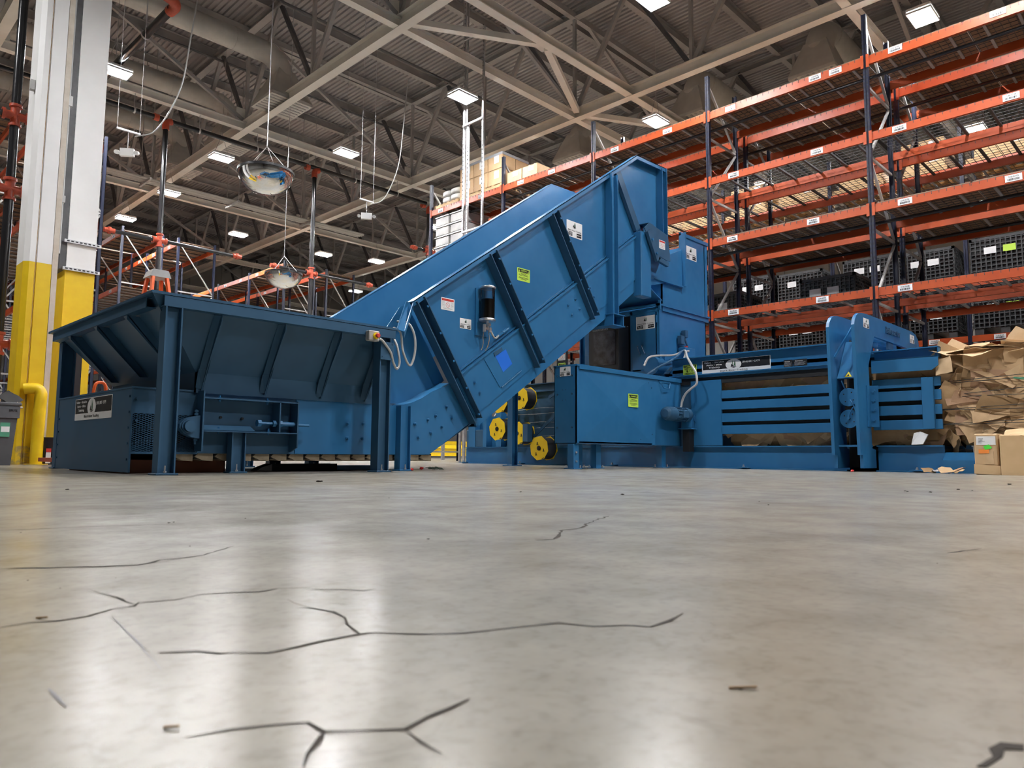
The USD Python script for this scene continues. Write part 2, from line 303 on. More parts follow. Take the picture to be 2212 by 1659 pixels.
def sticker_banner(T, o, u, n, w, h, label):
    p = backing(T, o, u, n, w, h, 'paper', 'banner_sticker', label); k, g, wt, pp = MB(), MB(), MB(), MB()
    rect_on(k, o, u, n, w * .012, h * .035, w * .976, h * .66, 0.0021)
    a = np.linspace(0, 2 * math.pi, 36, endpoint=False)
    ell = [(w * .475 + w * .115 * math.cos(t), h * .43 + h * .39 * math.sin(t)) for t in a]
    q = sg.Polygon(ell).intersection(sg.box(0, h * .03, w, h))
    poly_on(pp, o, u, n, list(q.exterior.coords)[:-1], 0.0030)
    sail(k, g, o, u, n, w * .475, h * .42, h * .62)
    for i, (t, f) in enumerate((('Sales - Service', .30), ('Parts - Wire', .235), ('Training', .165))): text_on(wt, t, o, u, n, w * .185, h * (.22 + .19 * i), h * .105, w * f)
    text_on(wt, '(855) BRT-1979', o, u, n, w * .725, h * .36, h * .13, w * .25)
    text_on(k, 'Black River Trading', o, u, n, w * .475, h * .90, h * .115, w * .40, bold=False)
    T.part('black_print', k, 'ink', p, smooth=False); T.part('white_disc', pp, 'paper', p, smooth=False); T.part('green_emblem', g, 'greenink', p, smooth=False); T.part('white_lettering', wt, 'paper', p, smooth=False)

def sticker_caution(T, o, u, n, w, h, word, label):
    p = backing(T, o, u, n, w, h, 'lime', 'warning_sticker', label, 0.01); k, y = MB(), MB()
    rect_on(k, o, u, n, w * .06, h * .07, w * .88, h * .24, 0.0021)
    text_on(y, word, o, u, n, w * .5, h * .235, h * .10, w * .46)
    for c in (.14, .86): poly_on(y, o, u, n, [(w * (c - .06), h * .29), (w * c, h * .10), (w * (c + .06), h * .29)], 0.003)
    rect_on(k, o, u, n, w * .06, h * .335, w * .88, h * .012)
    for i, f in enumerate((.4, .75, .75, 0, .72, .78, .45)):
        if f: rect_on(k, o, u, n, w * (.5 - f / 2), h * (.40 + .075 * i), w * f, h * .026)
    T.part('black_print', k, 'ink', p, smooth=False); T.part('lime_lettering', y, 'lime', p, smooth=False)

def sticker_red(T, o, u, n, w, h, label):
    p = backing(T, o, u, n, w, h, 'paper', 'warning_sticker', label, 0.008); r, g = MB(), MB()
    rect_on(r, o, u, n, w * .06, h * .07, w * .88, h * .18)
    c = sg.Point(w * .5, h * .56).buffer(min(w, h) * .2).difference(sg.Point(w * .5, h * .56).buffer(min(w, h) * .175)).union(sg.LineString([(w * .5 - min(w, h) * .13, h * .56 - min(w, h) * .13), (w * .5 + min(w, h) * .13, h * .56 + min(w, h) * .13)]).buffer(min(w, h) * .012))
    m = trimesh.creation.extrude_polygon(c, 0.0006, engine='earcut'); v = np.array(m.vertices); uu, nn = unit(u), unit(n); d = np.cross(nn, uu)
    r.add(np.asarray(o) + nn * .002 + np.outer(v[:, 0], uu) - np.outer(v[:, 1], d) + np.outer(v[:, 2], nn), m.faces[:, ::-1])
    for i in range(5):
        rect_on(g, o, u, n, w * .07, h * (.34 + .09 * i), w * .2, h * .02); rect_on(g, o, u, n, w * .73, h * (.34 + .09 * i), w * .2, h * .02)
    for i in range(2): rect_on(g, o, u, n, w * .15, h * (.82 + .06 * i), w * .7, h * .02)
    T.part('red_print', r, 'redink', p, smooth=False); T.part('grey_print', g, 'greyink', p, smooth=False)
# ------------------------------------------------------------------ the building
X0, X1, Y0, Y1 = -14.0, 32.0, -14.0, 46.0
DECK = 12.25
fl = Thing('floor', kind='structure')
fl.part('slab', MB().box(X0, X1, Y0, Y1, -0.2, 0.0), 'floor', smooth=False)
def on_floor(px, py):
    d = (px - 1106) * R_ - (py - 829.5) * U_ + F_PX * fw; t = -CAM_H / d[2]; return np.array([d[0] * t, d[1] * t])
CR = {  # course of each crack on the slab, metres
}
def ribbon(pts, w0, w1, z, jit, step):
    p = [np.asarray(q, float) for q in pts]; out = [p[0]]
    for a, b in zip(p, p[1:]):
        L = np.linalg.norm(b - a); k = max(1, int(L / step)); nrm = np.array([-(b - a)[1], (b - a)[0]]) / (L or 1)
        for i in range(1, k + 1): out.append(a + (b - a) * i / k + (nrm * rng.uniform(-jit, jit) if i < k else 0))
    out = np.array(out); T = np.gradient(out, axis=0); T /= np.linalg.norm(T, axis=1)[:, None] + 1e-9; N = np.stack([-T[:, 1], T[:, 0]], 1)
    n = len(out); ws = np.array([(w0 + (w1 - w0) * i / (n - 1)) * rng.uniform(0.35, 1.15) for i in range(n)]); ws[0] *= 0.3; ws[-1] *= 0.2
    v = np.vstack([np.c_[out + N * ws[:, None] / 2, np.full(n, z)], np.c_[out - N * ws[:, None] / 2, np.full(n, z)]])
    f = []
    for i in range(n - 1): f += [(i, n + i, n + i + 1), (i, n + i + 1, i + 1)]
    return v, f
CRACKS = [
 (.0034, .0022, [(0,1357),(60,1346),(125,1342),(190,1332),(240,1317),(290,1310),(300,1302),(380,1296),(435,1285),(500,1280),(560,1279),(600,1272),(675,1269)]),
 (.0025, .0010, [(290,1305),(250,1290),(210,1280),(195,1275)]),
 (.0050, .0020, [(0,1230),(75,1227),(200,1225),(300,1221),(345,1210),(440,1200),(470,1190),(505,1180)]),
 (.0020, .0030, [(340,1411),(380,1410),(420,1407),(475,1413),(515,1410),(575,1412),(640,1399),(700,1385),(775,1371),(810,1367),(910,1371),(1000,1369),(1106,1357),(1206,1346),(1281,1354),(1356,1351),(1406,1355),(1446,1342),(1476,1325)]),
 (.0024, .0008, [(777,1370),(750,1350),(745,1335),(720,1322),(655,1310),(620,1295)]),
 (.0060, .0030, [(0,1146),(150,1140),(290,1135),(400,1132)]),
 (.0014, .0022, [(400,1595),(500,1577),(595,1567),(665,1562),(700,1582),(775,1580),(875,1577),(925,1550),(975,1530),(1015,1510)]),
 (.0040, .0026, [(700,1582),(690,1600),(665,1630),(655,1659)]), (.0020, .0030, [(875,1577),(910,1605),(955,1630)]),
 (.0045, .0030, [(1156,1167),(1196,1165),(1211,1147),(1256,1140),(1281,1125),(1316,1115)]),
 (.0030, .0010, [(2046,1195),(2081,1190),(2121,1185)]), (.0025, .0008, [(680,1274),(740,1274),(830,1276)])]
for w0, w1, pts in CRACKS:
    mb = MB(); P2 = [on_floor(*q) for q in pts]; mb.add(*ribbon(P2, w0 * 2.1, w1 * 2.1, 0.0006, w0 * 1.2, 0.02 if np.linalg.norm(P2[0]) < 2 else 0.06)); fl.part('crack', mb, 'crackfill', smooth=False)
mb = MB(); q = [on_floor(*a) for a in [(2110,1657),(2146,1635),(2136,1618),(2161,1605),(2212,1610),(2212,1622),(2170,1620),(2166,1636),(2130,1659)]]
mb.prism([tuple(a) for a in q], 'z', 0.0, 0.0007); fl.part('chipped_hole', mb, 'crackfill', smooth=False)
for pts, w in (([(245,1335),(290,1380),(350,1450)], .003), ([(105,1488),(125,1510),(145,1530)], .004)):
    fl.part('scuff_mark', MB().add(*ribbon([on_floor(*a) for a in pts], w, w * .6, 0.0004, .001, .03)), 'scuff', smooth=False)

# roof deck: one corrugated skin, ribs along y
mb = MB(); xs = []; zs = []; x = X0
while x < X1:
    for dx, dz in ((0, 0), (.07, 0), (.085, .045), (.135, .045), (.15, 0)): xs.append(x + dx); zs.append(DECK + dz)
    x += .15
n = len(xs); v = np.vstack([np.c_[xs, np.full(n, Y0), zs], np.c_[xs, np.full(n, Y1), zs]]); f = []
for i in range(n - 1): f += [(i, n + i, n + i + 1), (i, n + i + 1, i + 1)]
ce = Thing('ceiling', kind='structure'); ce.part('roof_deck', mb.add(v, f), 'deck', smooth=False)
ce.part('roof_board', MB().box(X0, X1, Y0, Y1, DECK + .06, DECK + .2), 'deck', smooth=False)
def wall(name, axis, at, a0, a1, t):
    W = Thing(name, kind='structure'); k = a0
    while k < a1 - 1e-6:
        e = min(k + 2.0, a1); mb = MB()
        if axis == 'y': mb.box(k + .012, e - .012, at, at + t, 0, DECK + .1)
        else: mb.box(at, at + t, k + .012, e - .012, 0, DECK + .1)
        W.part('wall_panel', mb, 'wall', smooth=False); k = e
    mb = MB(); mb.box(a0, a1, at + t, at + 2 * t, 0, DECK + .1) if axis == 'y' else mb.box(at + t, at + 2 * t, a0, a1, 0, DECK + .1)
    W.part('wall_core', mb, 'wall', smooth=False)
wall('wall_far', 'y', Y1, X0, X1, .06); wall('wall_right', 'x', X1, Y0, Y1, .06); wall('wall_near', 'y', Y0, X0, X1, -.06); wall('wall_left', 'x', X0, Y0, Y1, -.06)

# roof trusses: lower chords at 9 m, upper chords at 12 m
YT, XT = [-9.15, -2.15, 4.85, 11.85, 18.85, 25.85, 32.85, 39.85], [-8.6, -2.85, 2.90, 8.67, 14.40, 20.15, 25.9]
for x in XT:
    T = Thing('roof_truss', {2.90: 'beige long roof truss crossing the top left corner behind the riser pipe', 8.67: 'beige long roof truss passing just above and behind the big mirror dome', 14.40: 'beige long roof truss running down from the top edge to the rack-top cartons', 20.15: 'long roof truss seen between the shelves, over the far rack'}.get(x, 'long beige roof truss lying outside the photograph'), 'truss', (x, 0, 9), 'long roof trusses')
    T.part('lower_chord', MB().hbeam((x, Y0 + .1, 9.14), (x, Y1 - .1, 9.14), .21, .28, .016), 'cream', smooth=False)
    T.part('upper_chord', MB().hbeam((x, Y0 + .1, 11.93), (x, Y1 - .1, 11.93), .2, .2, .018), 'roofsteel', smooth=False)
    y = 18.85 - 3.5 * 9
    while y < Y1:
        if y - 1.75 > Y0: T.part('web_member', MB().bar((x, y - .1, 9.33), (x, y - 1.72, 11.9), .11, .1, (1, 0, 0)), 'roofsteel', smooth=False)
        if y + 1.75 < Y1: T.part('web_member', MB().bar((x, y + .1, 9.33), (x, y + 1.72, 11.9), .1, .09, (1, 0, 0)), 'darkweb', smooth=False)
        T.part('web_post', MB().bar((x, y, 9.33), (x, y, 11.85), .08, .08, (1, 0, 0)), 'roofsteel', smooth=False)
        y += 3.5
for y in YT:
    T = Thing('cross_truss', {4.85: 'beige cross truss at the upper right corner above the tall rack upright', 11.85: 'beige cross truss from the top edge to the left end of the pale gusset brace', 18.85: 'beige cross truss starting at the white column and passing under the big mirror dome', 25.85: 'farther cross truss, behind the left riser pipe', 32.85: 'farthest cross truss in view, small above the left racks'}.get(y, 'cross roof truss lying outside the photograph'), 'truss', (0, y, 9), 'cross roof trusses')
    T.part('lower_chord', MB().hbeam((X0 + .1, y, 9.125), (X1 - .1, y, 9.125), .18, .21, .014), 'cream', smooth=False)
    T.part('upper_chord', MB().bar((X0 + .1, y, 11.9), (X1 - .1, y, 11.9), .14, .16), 'roofsteel', smooth=False)
    for x in XT:
        T.part('web_member', MB().bar((x - .1, y, 9.3), (x - 5.2, y, 11.9), .09, .09, (0, 1, 0)), 'roofsteel', smooth=False)
        T.part('gusset_plate', MB().box(x - .28, x + .28, y - .012, y + .012, 9.2, 9.62), 'cream', smooth=False)
y = -12.2 + 1.75 * 4
while y < 44:
    P_ = MB().hbeam((X0 + .1, y, 12.10), (X1 - .1, y, 12.10), .16, .27, .012)
    single('roof_purlin', P_, 'roofsteel', 'grey roof purlin under the corrugated deck, crossing to the right', 'purlin', 'roof purlins', smooth=False); y += 1.75
T = Thing('tie_beam', 'beige lower tie beam with a pale gusset where two horizontal braces meet', 'beam', (14, 10.05, 9))
T.part('beam', MB().chan((7.0, 10.05, 9.125), (X1 - .1, 10.05, 9.125), .2, .2, .014, (0, 0, 1)), 'cream', smooth=False)
T.part('gusset_plate', MB().prism([(11.0, 9.98), (11.75, 9.98), (11.6, 10.5), (11.15, 10.45)], 'z', 9.2, 9.22), 'cream', smooth=False)
for a, b in (((8.85, 11.66), (11.25, 10.25)), ((11.5, 10.25), (14.25, 11.66)), ((14.55, 11.66), (17.0, 10.25))):
    T.part('brace', MB().bar((*a, 9.16), (*b, 9.16), .15, .13), 'cream', smooth=False)

def duct(label, x0, xe, y, z, r, zb, s=1, run_group=None):
    T = Thing('air_duct', label, 'duct', (xe, y, zb)); e = r * 2.0
    T.part('duct_run', MB().cyl((x0, y, z), (xe - s * e, y, z), r, 20), 'duct')
    for k in np.arange(min(x0, xe) + .6, max(x0, xe) - .9, 1.6): T.part('seam_band', MB().cyl((k, y, z), (k + .04, y, z), r + .012, 20), 'duct')
    a = [(xe - s * e + s * e * math.sin(t), y, z - e + e * math.cos(t)) for t in np.linspace(0, math.pi / 2, 7)]
    T.part('elbow', MB().tube(a, r, 20, 0), 'duct')
    T.part('drop', MB().cyl((xe, y, z - e), (xe, y, zb + .85), r, 20), 'duct')
    q, h = .56, .92; mb = MB(); n = 4
    top = [(xe + sx * r * .8, y + sy_ * r * .8, zb + h) for sx, sy_ in ((-1, -1), (1, -1), (1, 1), (-1, 1))]; bot = [(xe + sx * q, y + sy_ * q, zb + .08) for sx, sy_ in ((-1, -1), (1, -1), (1, 1), (-1, 1))]
    f = []
    for i in range(4): j = (i + 1) % 4; f += [(i, 4 + i, 4 + j), (i, 4 + j, j)]
    mb.add(top + bot, f + [(0, 1, 2), (0, 2, 3)]); mb.box(xe - q, xe + q, y - q, y + q, zb, zb + .08)
    T.part('diffuser', mb, 'duct', smooth=False)
    g = MB()
    for i in range(7): g.box(xe - q + .05, xe + q - .05, y - q + .08 + i * .14, y - q + .13 + i * .14, zb - .012, zb)
    T.part('grille', g, 'roofsteel', smooth=False)
duct('long round duct ending in an elbow and square diffuser above the big mirror dome', -6, 8.75, 17.0, 10.4, .27, 9.1)
duct('round duct with diffuser behind and below the one above the big mirror dome', -6, 9.2, 21.0, 10.65, .27, 9.4)
duct('round duct with elbow nearest the left riser pipe', -6, 9.05, 24.5, 10.8, .27, 9.5)
duct('round duct with square diffuser at upper right, next to the tall rack upright', 27, 17.45, 6.6, 10.75, .34, 9.35, -1)
duct('round duct with square diffuser above the middle of the top rack beam', 27, 17.35, 10.0, 10.7, .32, 9.35, -1)
duct('round duct with diffuser beside the rack upright left of the highest lamp', 27, 17.15, 14.0, 10.5, .30, 9.25, -1)
duct('round duct running low behind the cartons on the rack', 27, 18.2, 19.5, 10.7, .30, 9.5, -1)

# lamps
def lamp(label, group, loc):
    T = Thing('high_bay_light', label, 'lamp', loc, group); x, y, z = loc; h = MB()
    h.cbox(x - .30, x + .30, y - .21, y + .21, z + .03, z + .11, .02)
    T.part('housing', h, 'white')
    for s in (-1, 1): T.part('lens', MB().box(x - .28, x + .28, y + s * .105 - .09, y + s * .105 + .09, z + .012, z + .03), 'lens', smooth=False)
    sk = MB().box(x - .30, x - .285, y - .21, y + .21, z - .006, z + .03).box(x + .285, x + .30, y - .21, y + .21, z - .006, z + .03).box(x - .285, x + .285, y - .21, y - .195, z - .006, z + .03).box(x - .285, x + .285, y + .195, y + .21, z - .006, z + .03).box(x - .285, x + .285, y - .006, y + .006, z - .006, z + .03)
    T.part('reflector_skirt', sk, 'white', smooth=False)
    hk = MB()
    for s in (-1, 1): hk.tube([(x + s * .2, y, z + .11), (x + s * .1, y, z + .4), (x, y, z + .68)], .006, 5, 0)
    hk.cyl((x, y, z + .66), (x, y, DECK), .005, 5)
    T.part('hanger', hk, 'greysteel'); return T
LN = ['glaring high bay lamp at the right edge of the white column', 'high bay lamp left of the big mirror dome', 'high bay lamp touching the left riser pipe', 'high bay lamp just above the end upright of the leftmost back rack',
      'high bay lamp right of the big mirror dome', 'high bay lamp glaring behind the galvanized strut posts', 'high bay lamp cut off by the top edge of the photograph', 'high bay lamp just above the top rack beam, over the conveyor head',
      'largest high bay lamp at the upper right, above the rack', 'small high bay lamp between the left and middle riser pipes', 'small high bay lamp just right of the middle riser pipe', 'small high bay lamp above the far conveyor skirt, second right of the middle riser',
      'high bay lamp beside the wrapped totes at the rack end', 'tiny lowest high bay lamp near the lower end of the far skirt', 'high bay lamp hidden between the two columns']
L0 = lamp(LN[0], 'high bay lamps', LAMPS_SEEN[0])
for p, l in zip(LAMPS_SEEN[1:], LN[1:]): dup(L0, p, label=l)
for p in LAMPS_ADDED: dup(L0, p, label='high bay lamp added out of view to serve the light', group='high bay lamps out of view')
# ------------------------------------------------------------------ feed hopper on its legs
yN, yF, yT = 6.45, 8.15, 8.55
H = Thing('feed_hopper', 'open slate blue steel feed hopper with flared ribbed sides, standing on bolted legs', 'hopper', (3.25, 7.5, 0))
xa, xb, ya, yb = 2.06, 4.46, 6.0, 9.0
def rib(p_out, p_in, off, t, axis):    # thin plate between a panel line and its outer edge
    return MB().plate([p_out[0], p_out[1], p_in[1], p_in[0]], t, axis)
# rim channels and thin lip
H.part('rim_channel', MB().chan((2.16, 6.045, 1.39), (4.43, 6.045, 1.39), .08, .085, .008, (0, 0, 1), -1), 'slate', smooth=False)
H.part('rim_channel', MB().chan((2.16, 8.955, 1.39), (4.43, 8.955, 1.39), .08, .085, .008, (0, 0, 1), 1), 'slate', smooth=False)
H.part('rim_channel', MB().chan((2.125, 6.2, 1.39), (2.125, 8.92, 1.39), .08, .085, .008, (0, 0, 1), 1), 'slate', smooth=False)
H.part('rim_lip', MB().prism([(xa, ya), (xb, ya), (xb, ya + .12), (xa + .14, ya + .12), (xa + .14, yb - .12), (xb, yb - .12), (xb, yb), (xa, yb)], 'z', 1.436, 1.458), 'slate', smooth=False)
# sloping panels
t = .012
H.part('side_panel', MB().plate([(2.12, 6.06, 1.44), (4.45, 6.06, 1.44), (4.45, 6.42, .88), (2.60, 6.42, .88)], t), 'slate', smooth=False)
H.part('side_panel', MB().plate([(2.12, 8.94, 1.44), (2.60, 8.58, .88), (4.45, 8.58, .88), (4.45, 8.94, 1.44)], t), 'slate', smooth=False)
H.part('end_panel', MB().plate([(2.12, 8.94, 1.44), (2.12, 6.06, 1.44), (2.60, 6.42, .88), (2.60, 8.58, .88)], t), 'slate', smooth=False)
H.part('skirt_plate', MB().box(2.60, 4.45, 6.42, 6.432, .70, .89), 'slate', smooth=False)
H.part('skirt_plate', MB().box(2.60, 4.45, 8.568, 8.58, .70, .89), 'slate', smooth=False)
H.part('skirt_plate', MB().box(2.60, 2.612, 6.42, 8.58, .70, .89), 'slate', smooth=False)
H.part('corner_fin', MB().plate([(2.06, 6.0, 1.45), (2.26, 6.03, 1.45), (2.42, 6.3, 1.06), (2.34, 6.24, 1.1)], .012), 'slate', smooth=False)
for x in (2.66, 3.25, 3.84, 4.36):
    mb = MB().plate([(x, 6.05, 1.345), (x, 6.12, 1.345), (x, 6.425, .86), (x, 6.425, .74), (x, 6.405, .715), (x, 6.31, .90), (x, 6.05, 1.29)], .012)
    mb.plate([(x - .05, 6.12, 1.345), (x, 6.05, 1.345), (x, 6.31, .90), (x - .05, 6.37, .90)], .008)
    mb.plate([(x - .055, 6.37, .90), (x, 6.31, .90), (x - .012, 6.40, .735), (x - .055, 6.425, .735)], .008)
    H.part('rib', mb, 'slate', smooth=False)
for y in (6.67, 7.48, 8.31):
    mb = MB().plate([(2.10, y, 1.345), (2.205, y, 1.345), (2.575, y, .905), (2.50, y, .90), (2.10, y, 1.31)], .012)
    mb.plate([(2.10, y, 1.345), (2.50, y, .90), (2.50, y + .10, .90), (2.10, y + .10, 1.345)], .008)
    H.part('rib', mb, 'slate', smooth=False)
for x, y, top in ((2.24, 6.06, 1.345), (4.31, 6.06, 1.345), (2.24, 8.94, 1.345), (4.31, 8.94, 1.345)):
    lg = H.part('leg', MB().hbeam((x, y, .012), (x, y, top), .12, .135, .012, (1, 0, 0)), 'slate', smooth=False)
    H.part('foot_plate', MB().cbox(x - .09, x + .085, y - .085, y + .08, 0, .016, .004), 'slate', lg, smooth=False)
    b = MB()
    for dx, dy in ((-.01, -.05), (0.0, .055)): b.cyl((x + dx, y + dy, .016), (x + dx, y + dy, .075), .007, 8); b.hexbolt((x + dx, y + dy, .02), (0, 0, 1), .014, .014)
    H.part('anchor_bolt', b, 'bolt', lg)
H.part('cap_plate', MB().box(4.24, 4.40, 5.988, 5.998, 1.12, 1.30).cyl((4.262, 5.988, 1.28), (4.262, 5.982, 1.28), .006, 8).cyl((4.38, 5.988, 1.28), (4.38, 5.982, 1.28), .006, 8).cyl((4.262, 5.988, 1.15), (4.262, 5.982, 1.15), .006, 8).cyl((4.38, 5.988, 1.15), (4.38, 5.982, 1.15), .006, 8), 'slate', smooth=False)
# emergency stop box on the rim
E0 = H.part('stop_box', MB().cbox(4.06, 4.185, 5.93, 6.0, 1.285, 1.385, .008), 'greysteel', label='grey stop button box')
H.part('yellow_collar', MB().cyl((4.135, 5.93, 1.335), (4.135, 5.915, 1.335), .032, 20), 'warnyellow', E0)
H.part('red_button', MB().lathe([(0.0, .03), (.018, .03), (.024, .02), (.024, .008), (.014, 0), (.014, -.02)], (4.135, 5.905, 1.335), (0, -1, 0), 18), 'redink', E0, smooth=50)
H.part('flexible_conduit', MB().tube([(4.19, 5.95, 1.315), (4.25, 5.97, 1.30), (4.355, 5.98, 1.20), (4.403, 6.0, 1.11), (4.467, 6.02, 1.045), (4.506, 6.03, 1.12), (4.494, 6.06, 1.28), (4.488, 6.12, 1.39), (4.55, 6.2, 1.50)], .0125, 10), 'conduit')

# ------------------------------------------------------------------ inclined infeed conveyor
C = Thing('infeed_conveyor', 'long blue steel conveyor rising from the hopper to the top of the baler', 'conveyor', (5.6, 7.5, 0))
O2, dS, dT = np.array([5.965, .512]), np.array([.8252, .5648]), np.array([-.5648, .8252])
def ST(s, q): p = O2 + dS * s + dT * q; return (float(p[0]), float(p[1]))
def ST3(s, q, y): p = O2 + dS * s + dT * q; return (float(p[0]), y, float(p[1]))
tail = MB().box(2.10, 2.115, yN - .01, yT + .01, .012, .712); C.part('tail_cover', tail, 'slate', label='wide slate blue end cover with scratched paint', smooth=False)
C.part('tail_lid', MB().box(2.095, 2.66, yN - .015, yT + .015, .708, .722), 'slate', smooth=False)
C.part('tail_side_plate', MB().box(2.115, 2.66, yN, yN + .008, .50, .708), 'slate', smooth=False)
C.part('tail_side_plate', MB().box(2.115, 2.66, yT - .008, yT, .17, .708), 'slate', smooth=False)
C.part('tail_sill', MB().box(2.115, 2.66, yN, yN + .03, .170, .182).box(2.115, 2.66, yN, yF, .165, .17), 'slate', smooth=False)
for i in range(9): C.part('cover_bolt', MB().hexbolt((2.10, (yN + .03) if i < 5 else (yT - .03), .12 + .13 * (i % 5)), (-1, 0, 0), .010, .010), 'slate')
for z in (.44, .62): C.part('cover_bolt', MB().hexbolt((2.14, yN, z), (0, -1, 0), .012, .03), 'slate')
# expanded metal guard: diamonds of flat strand
mb = MB(); px_, pz_ = .046, .018; nx, nz = 12, 18
for i in range(nx):
    for j in range(nz):
        x, z = 2.118 + i * px_ * .98, .182 + j * pz_
        a = (x, yN + .004, z + pz_ / 2); b_ = (x + px_ / 2, yN + .004, z + pz_); c_ = (x + px_ / 2, yN + .004, z); e_ = (x + px_, yN + .004, z + pz_ / 2)
        for p, q in ((a, b_), (a, c_), (b_, e_), (c_, e_)): mb.bar(p, q, .004, .0045, (0, 0, 1))
C.part('expanded_metal_guard', mb, 'slate', kind='stuff', smooth=False)
C.part('tail_shaft_drum', MB().cyl((2.44, yN + .05, .41), (2.44, yF - .05, .41), .17, 28), 'dark')
# bed
for y0, y1 in ((yN, yN + .012), (yF - .012, yF)):
    C.part('bed_side', MB().box(2.66, 5.2, y0, y1, .172, .716), 'slate', smooth=False)
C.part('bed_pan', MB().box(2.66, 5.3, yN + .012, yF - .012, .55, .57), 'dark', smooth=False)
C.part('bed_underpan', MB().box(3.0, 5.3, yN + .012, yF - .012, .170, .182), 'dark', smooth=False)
pan = [(3.59, .174), (5.25, .176), (5.90, .575), ST(-.06, .50), (5.53, 1.0), (5.50, .975), (5.40, .935), (5.27, .880), (5.12, .795), (5.0, .745), (4.88, .715), (4.74, .70), (3.59, .70)]
C.part('kink_plate', MB().prism(pan, 'y', yN - .012, yN), 'blue', label='curved lower side plate studded with bolts', smooth=False)
C.part('kink_plate', MB().prism(pan, 'y', yF, yF + .012), 'blue', smooth=False)
for a, b in zip(pan[4:-1], pan[5:]):
    break
crv = [(5.53, 1.0), (5.40, .935), (5.27, .880), (5.12, .795), (5.0, .745), (4.88, .715), (4.74, .70)]
mb = MB()
for a, b in zip(crv, crv[1:]): mb.plate([(a[0], yN - .012, a[1]), (b[0], yN - .012, b[1]), (b[0], yN + .17, b[1] + .01), (a[0], yN + .17, a[1] + .01)], .006, (0, 0, 1))
C.part('curved_ledge', mb, 'blue')
for x, z in [(4.166, .489), (4.355, .49), (4.167, .339), (4.352, .336), (4.913, .489), (5.036, .514), (4.913, .335), (5.086, .366), (5.221, .566), (5.332, .619), (5.426, .495), (5.265, .422), (5.489, .728), (5.576, .604)]:
    C.part('stud', MB().lathe([(0, .03), (.009, .03), (.012, .02), (.016, .016), (.016, 0)], (x, yN - .012, z), (0, -1, 0), 10), 'blue')
# incline
mid = (yN + yF) / 2
for y0, y1, o in ((yN, yN + .012, -1), (yF - .012, yF, 1)):
    s0 = .012
    C.part('skirt_panel', MB().prism([ST(s0, .64), ST(s0, 1.70), ST(2.0, 1.70), (9.26, 4.86), (10.06, 4.885), (10.06, 3.72), (9.52, 3.70), ST(4.6, .64)], 'y', y0, y1), 'blue', smooth=False)
    yo = y0 - .045 if o < 0 else y1 + .045
    C.part('side_box', MB().prism([ST(s0, .135), ST(s0, .655), ST(4.66, .655), (9.55, 3.0), (9.40, 2.93), ST(4.02, .11)], 'y', y0 if o < 0 else y1, yo), 'blue', smooth=False)
    C.part('belly_strip', MB().prism([ST(s0 - .02, -.0), ST(s0, .13), ST(4.0, .12), (9.36, 2.86), (9.30, 2.76), ST(3.95, -.045), ST(3.1, -.06)], 'y', y0 if o < 0 else y1, y0 - .03 if o < 0 else y1 + .03), 'blue', smooth=False)
    C.part('ledge_bar', MB().bar(ST3(.05, .668, yo), ST3(4.62, .668, yo), .05, .022, (-dT[0], 0, dT[1])).bar(ST3(.05, .70, y0 - .012 if o < 0 else y1 + .012), ST3(4.62, .70, y0 - .012 if o < 0 else y1 + .012), .03, .02), 'blue', smooth=False)
    yf0, yf1 = (yN - .10, yN + .012) if o < 0 else (yF - .012, yF + .10)
    path = [(4.92, 1.87), (9.255, 4.875), (10.09, 4.90)]
    mb = MB()
    for a, b in zip(path, path[1:]): mb.plate([(a[0], yf0, a[1]), (b[0], yf0, b[1]), (b[0], yf1, b[1]), (a[0], yf1, a[1])], .012, (0, 0, -1))
    C.part('top_flange', mb, 'blue', smooth=False)
    mb = MB(); yl = yf0 if o < 0 else yf1 - .01
    for a, b in zip(path, path[1:]): mb.plate([(a[0], yl, a[1]), (b[0], yl, b[1]), (b[0], yl, b[1] - .065), (a[0], yl, a[1] - .065)], .01, (0, 1, 0))
    C.part('flange_lip', mb, 'blue', smooth=False)
    ye0, ye1 = (yN - .12, yN) if o < 0 else (yF, yF + .12)
    C.part('end_flange', MB().box(9.93, 9.945, ye0, ye1, 3.75, 4.86).box(10.06, 10.075, ye0, ye1, 3.74, 4.89), 'blue', smooth=False)
    # posts across the skirt
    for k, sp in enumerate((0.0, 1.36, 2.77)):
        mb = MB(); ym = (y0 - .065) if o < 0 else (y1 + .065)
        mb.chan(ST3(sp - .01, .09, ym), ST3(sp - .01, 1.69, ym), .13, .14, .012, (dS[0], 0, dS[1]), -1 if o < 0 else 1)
        pp = C.part('post', mb, 'slate', smooth=False)  # darker hopper paint puts the shade of the posts into their colour
        if o < 0:
            for q in (.16, .52, .88, 1.24, 1.58):
                C.part('bolt', MB().hexbolt(ST3(sp + .02, q, yN - .13), (0, -1, 0), .014, .014), 'blue', pp)
# head-end members on the near side
C.part('head_leg', MB().hbeam((8.615, yN - .075, 2.24), (8.615, yN - .075, 4.38), .13, .15, .014, (1, 0, 0)), 'blue', smooth=False)
C.part('head_leg', MB().hbeam((8.60, yF + .25, .012), (8.60, yF + .25, 4.30), .11, .13, .012, (1, 0, 0)).box(8.55, 8.65, yF, yF + .25, 3.9, 4.0).box(8.55, 8.65, yF, yF + .25, 2.6, 2.7), 'blue', smooth=False)
C.part('head_leg_foot', MB().cbox(8.48, 8.72, yF + .14, yF + .36, 0, .016, .004), 'blue', smooth=False)
C.part('head_leg_bracket', MB().box(8.50, 8.80, yN - .17, yN + .02, 2.235, 2.25).box(8.50, 8.80, yN - .17, yN + .02, 2.07, 2.085).box(8.52, 8.54, yN - .16, yN, 2.085, 2.235).box(8.76, 8.78, yN - .16, yN, 2.085, 2.235), 'blue', smooth=False)
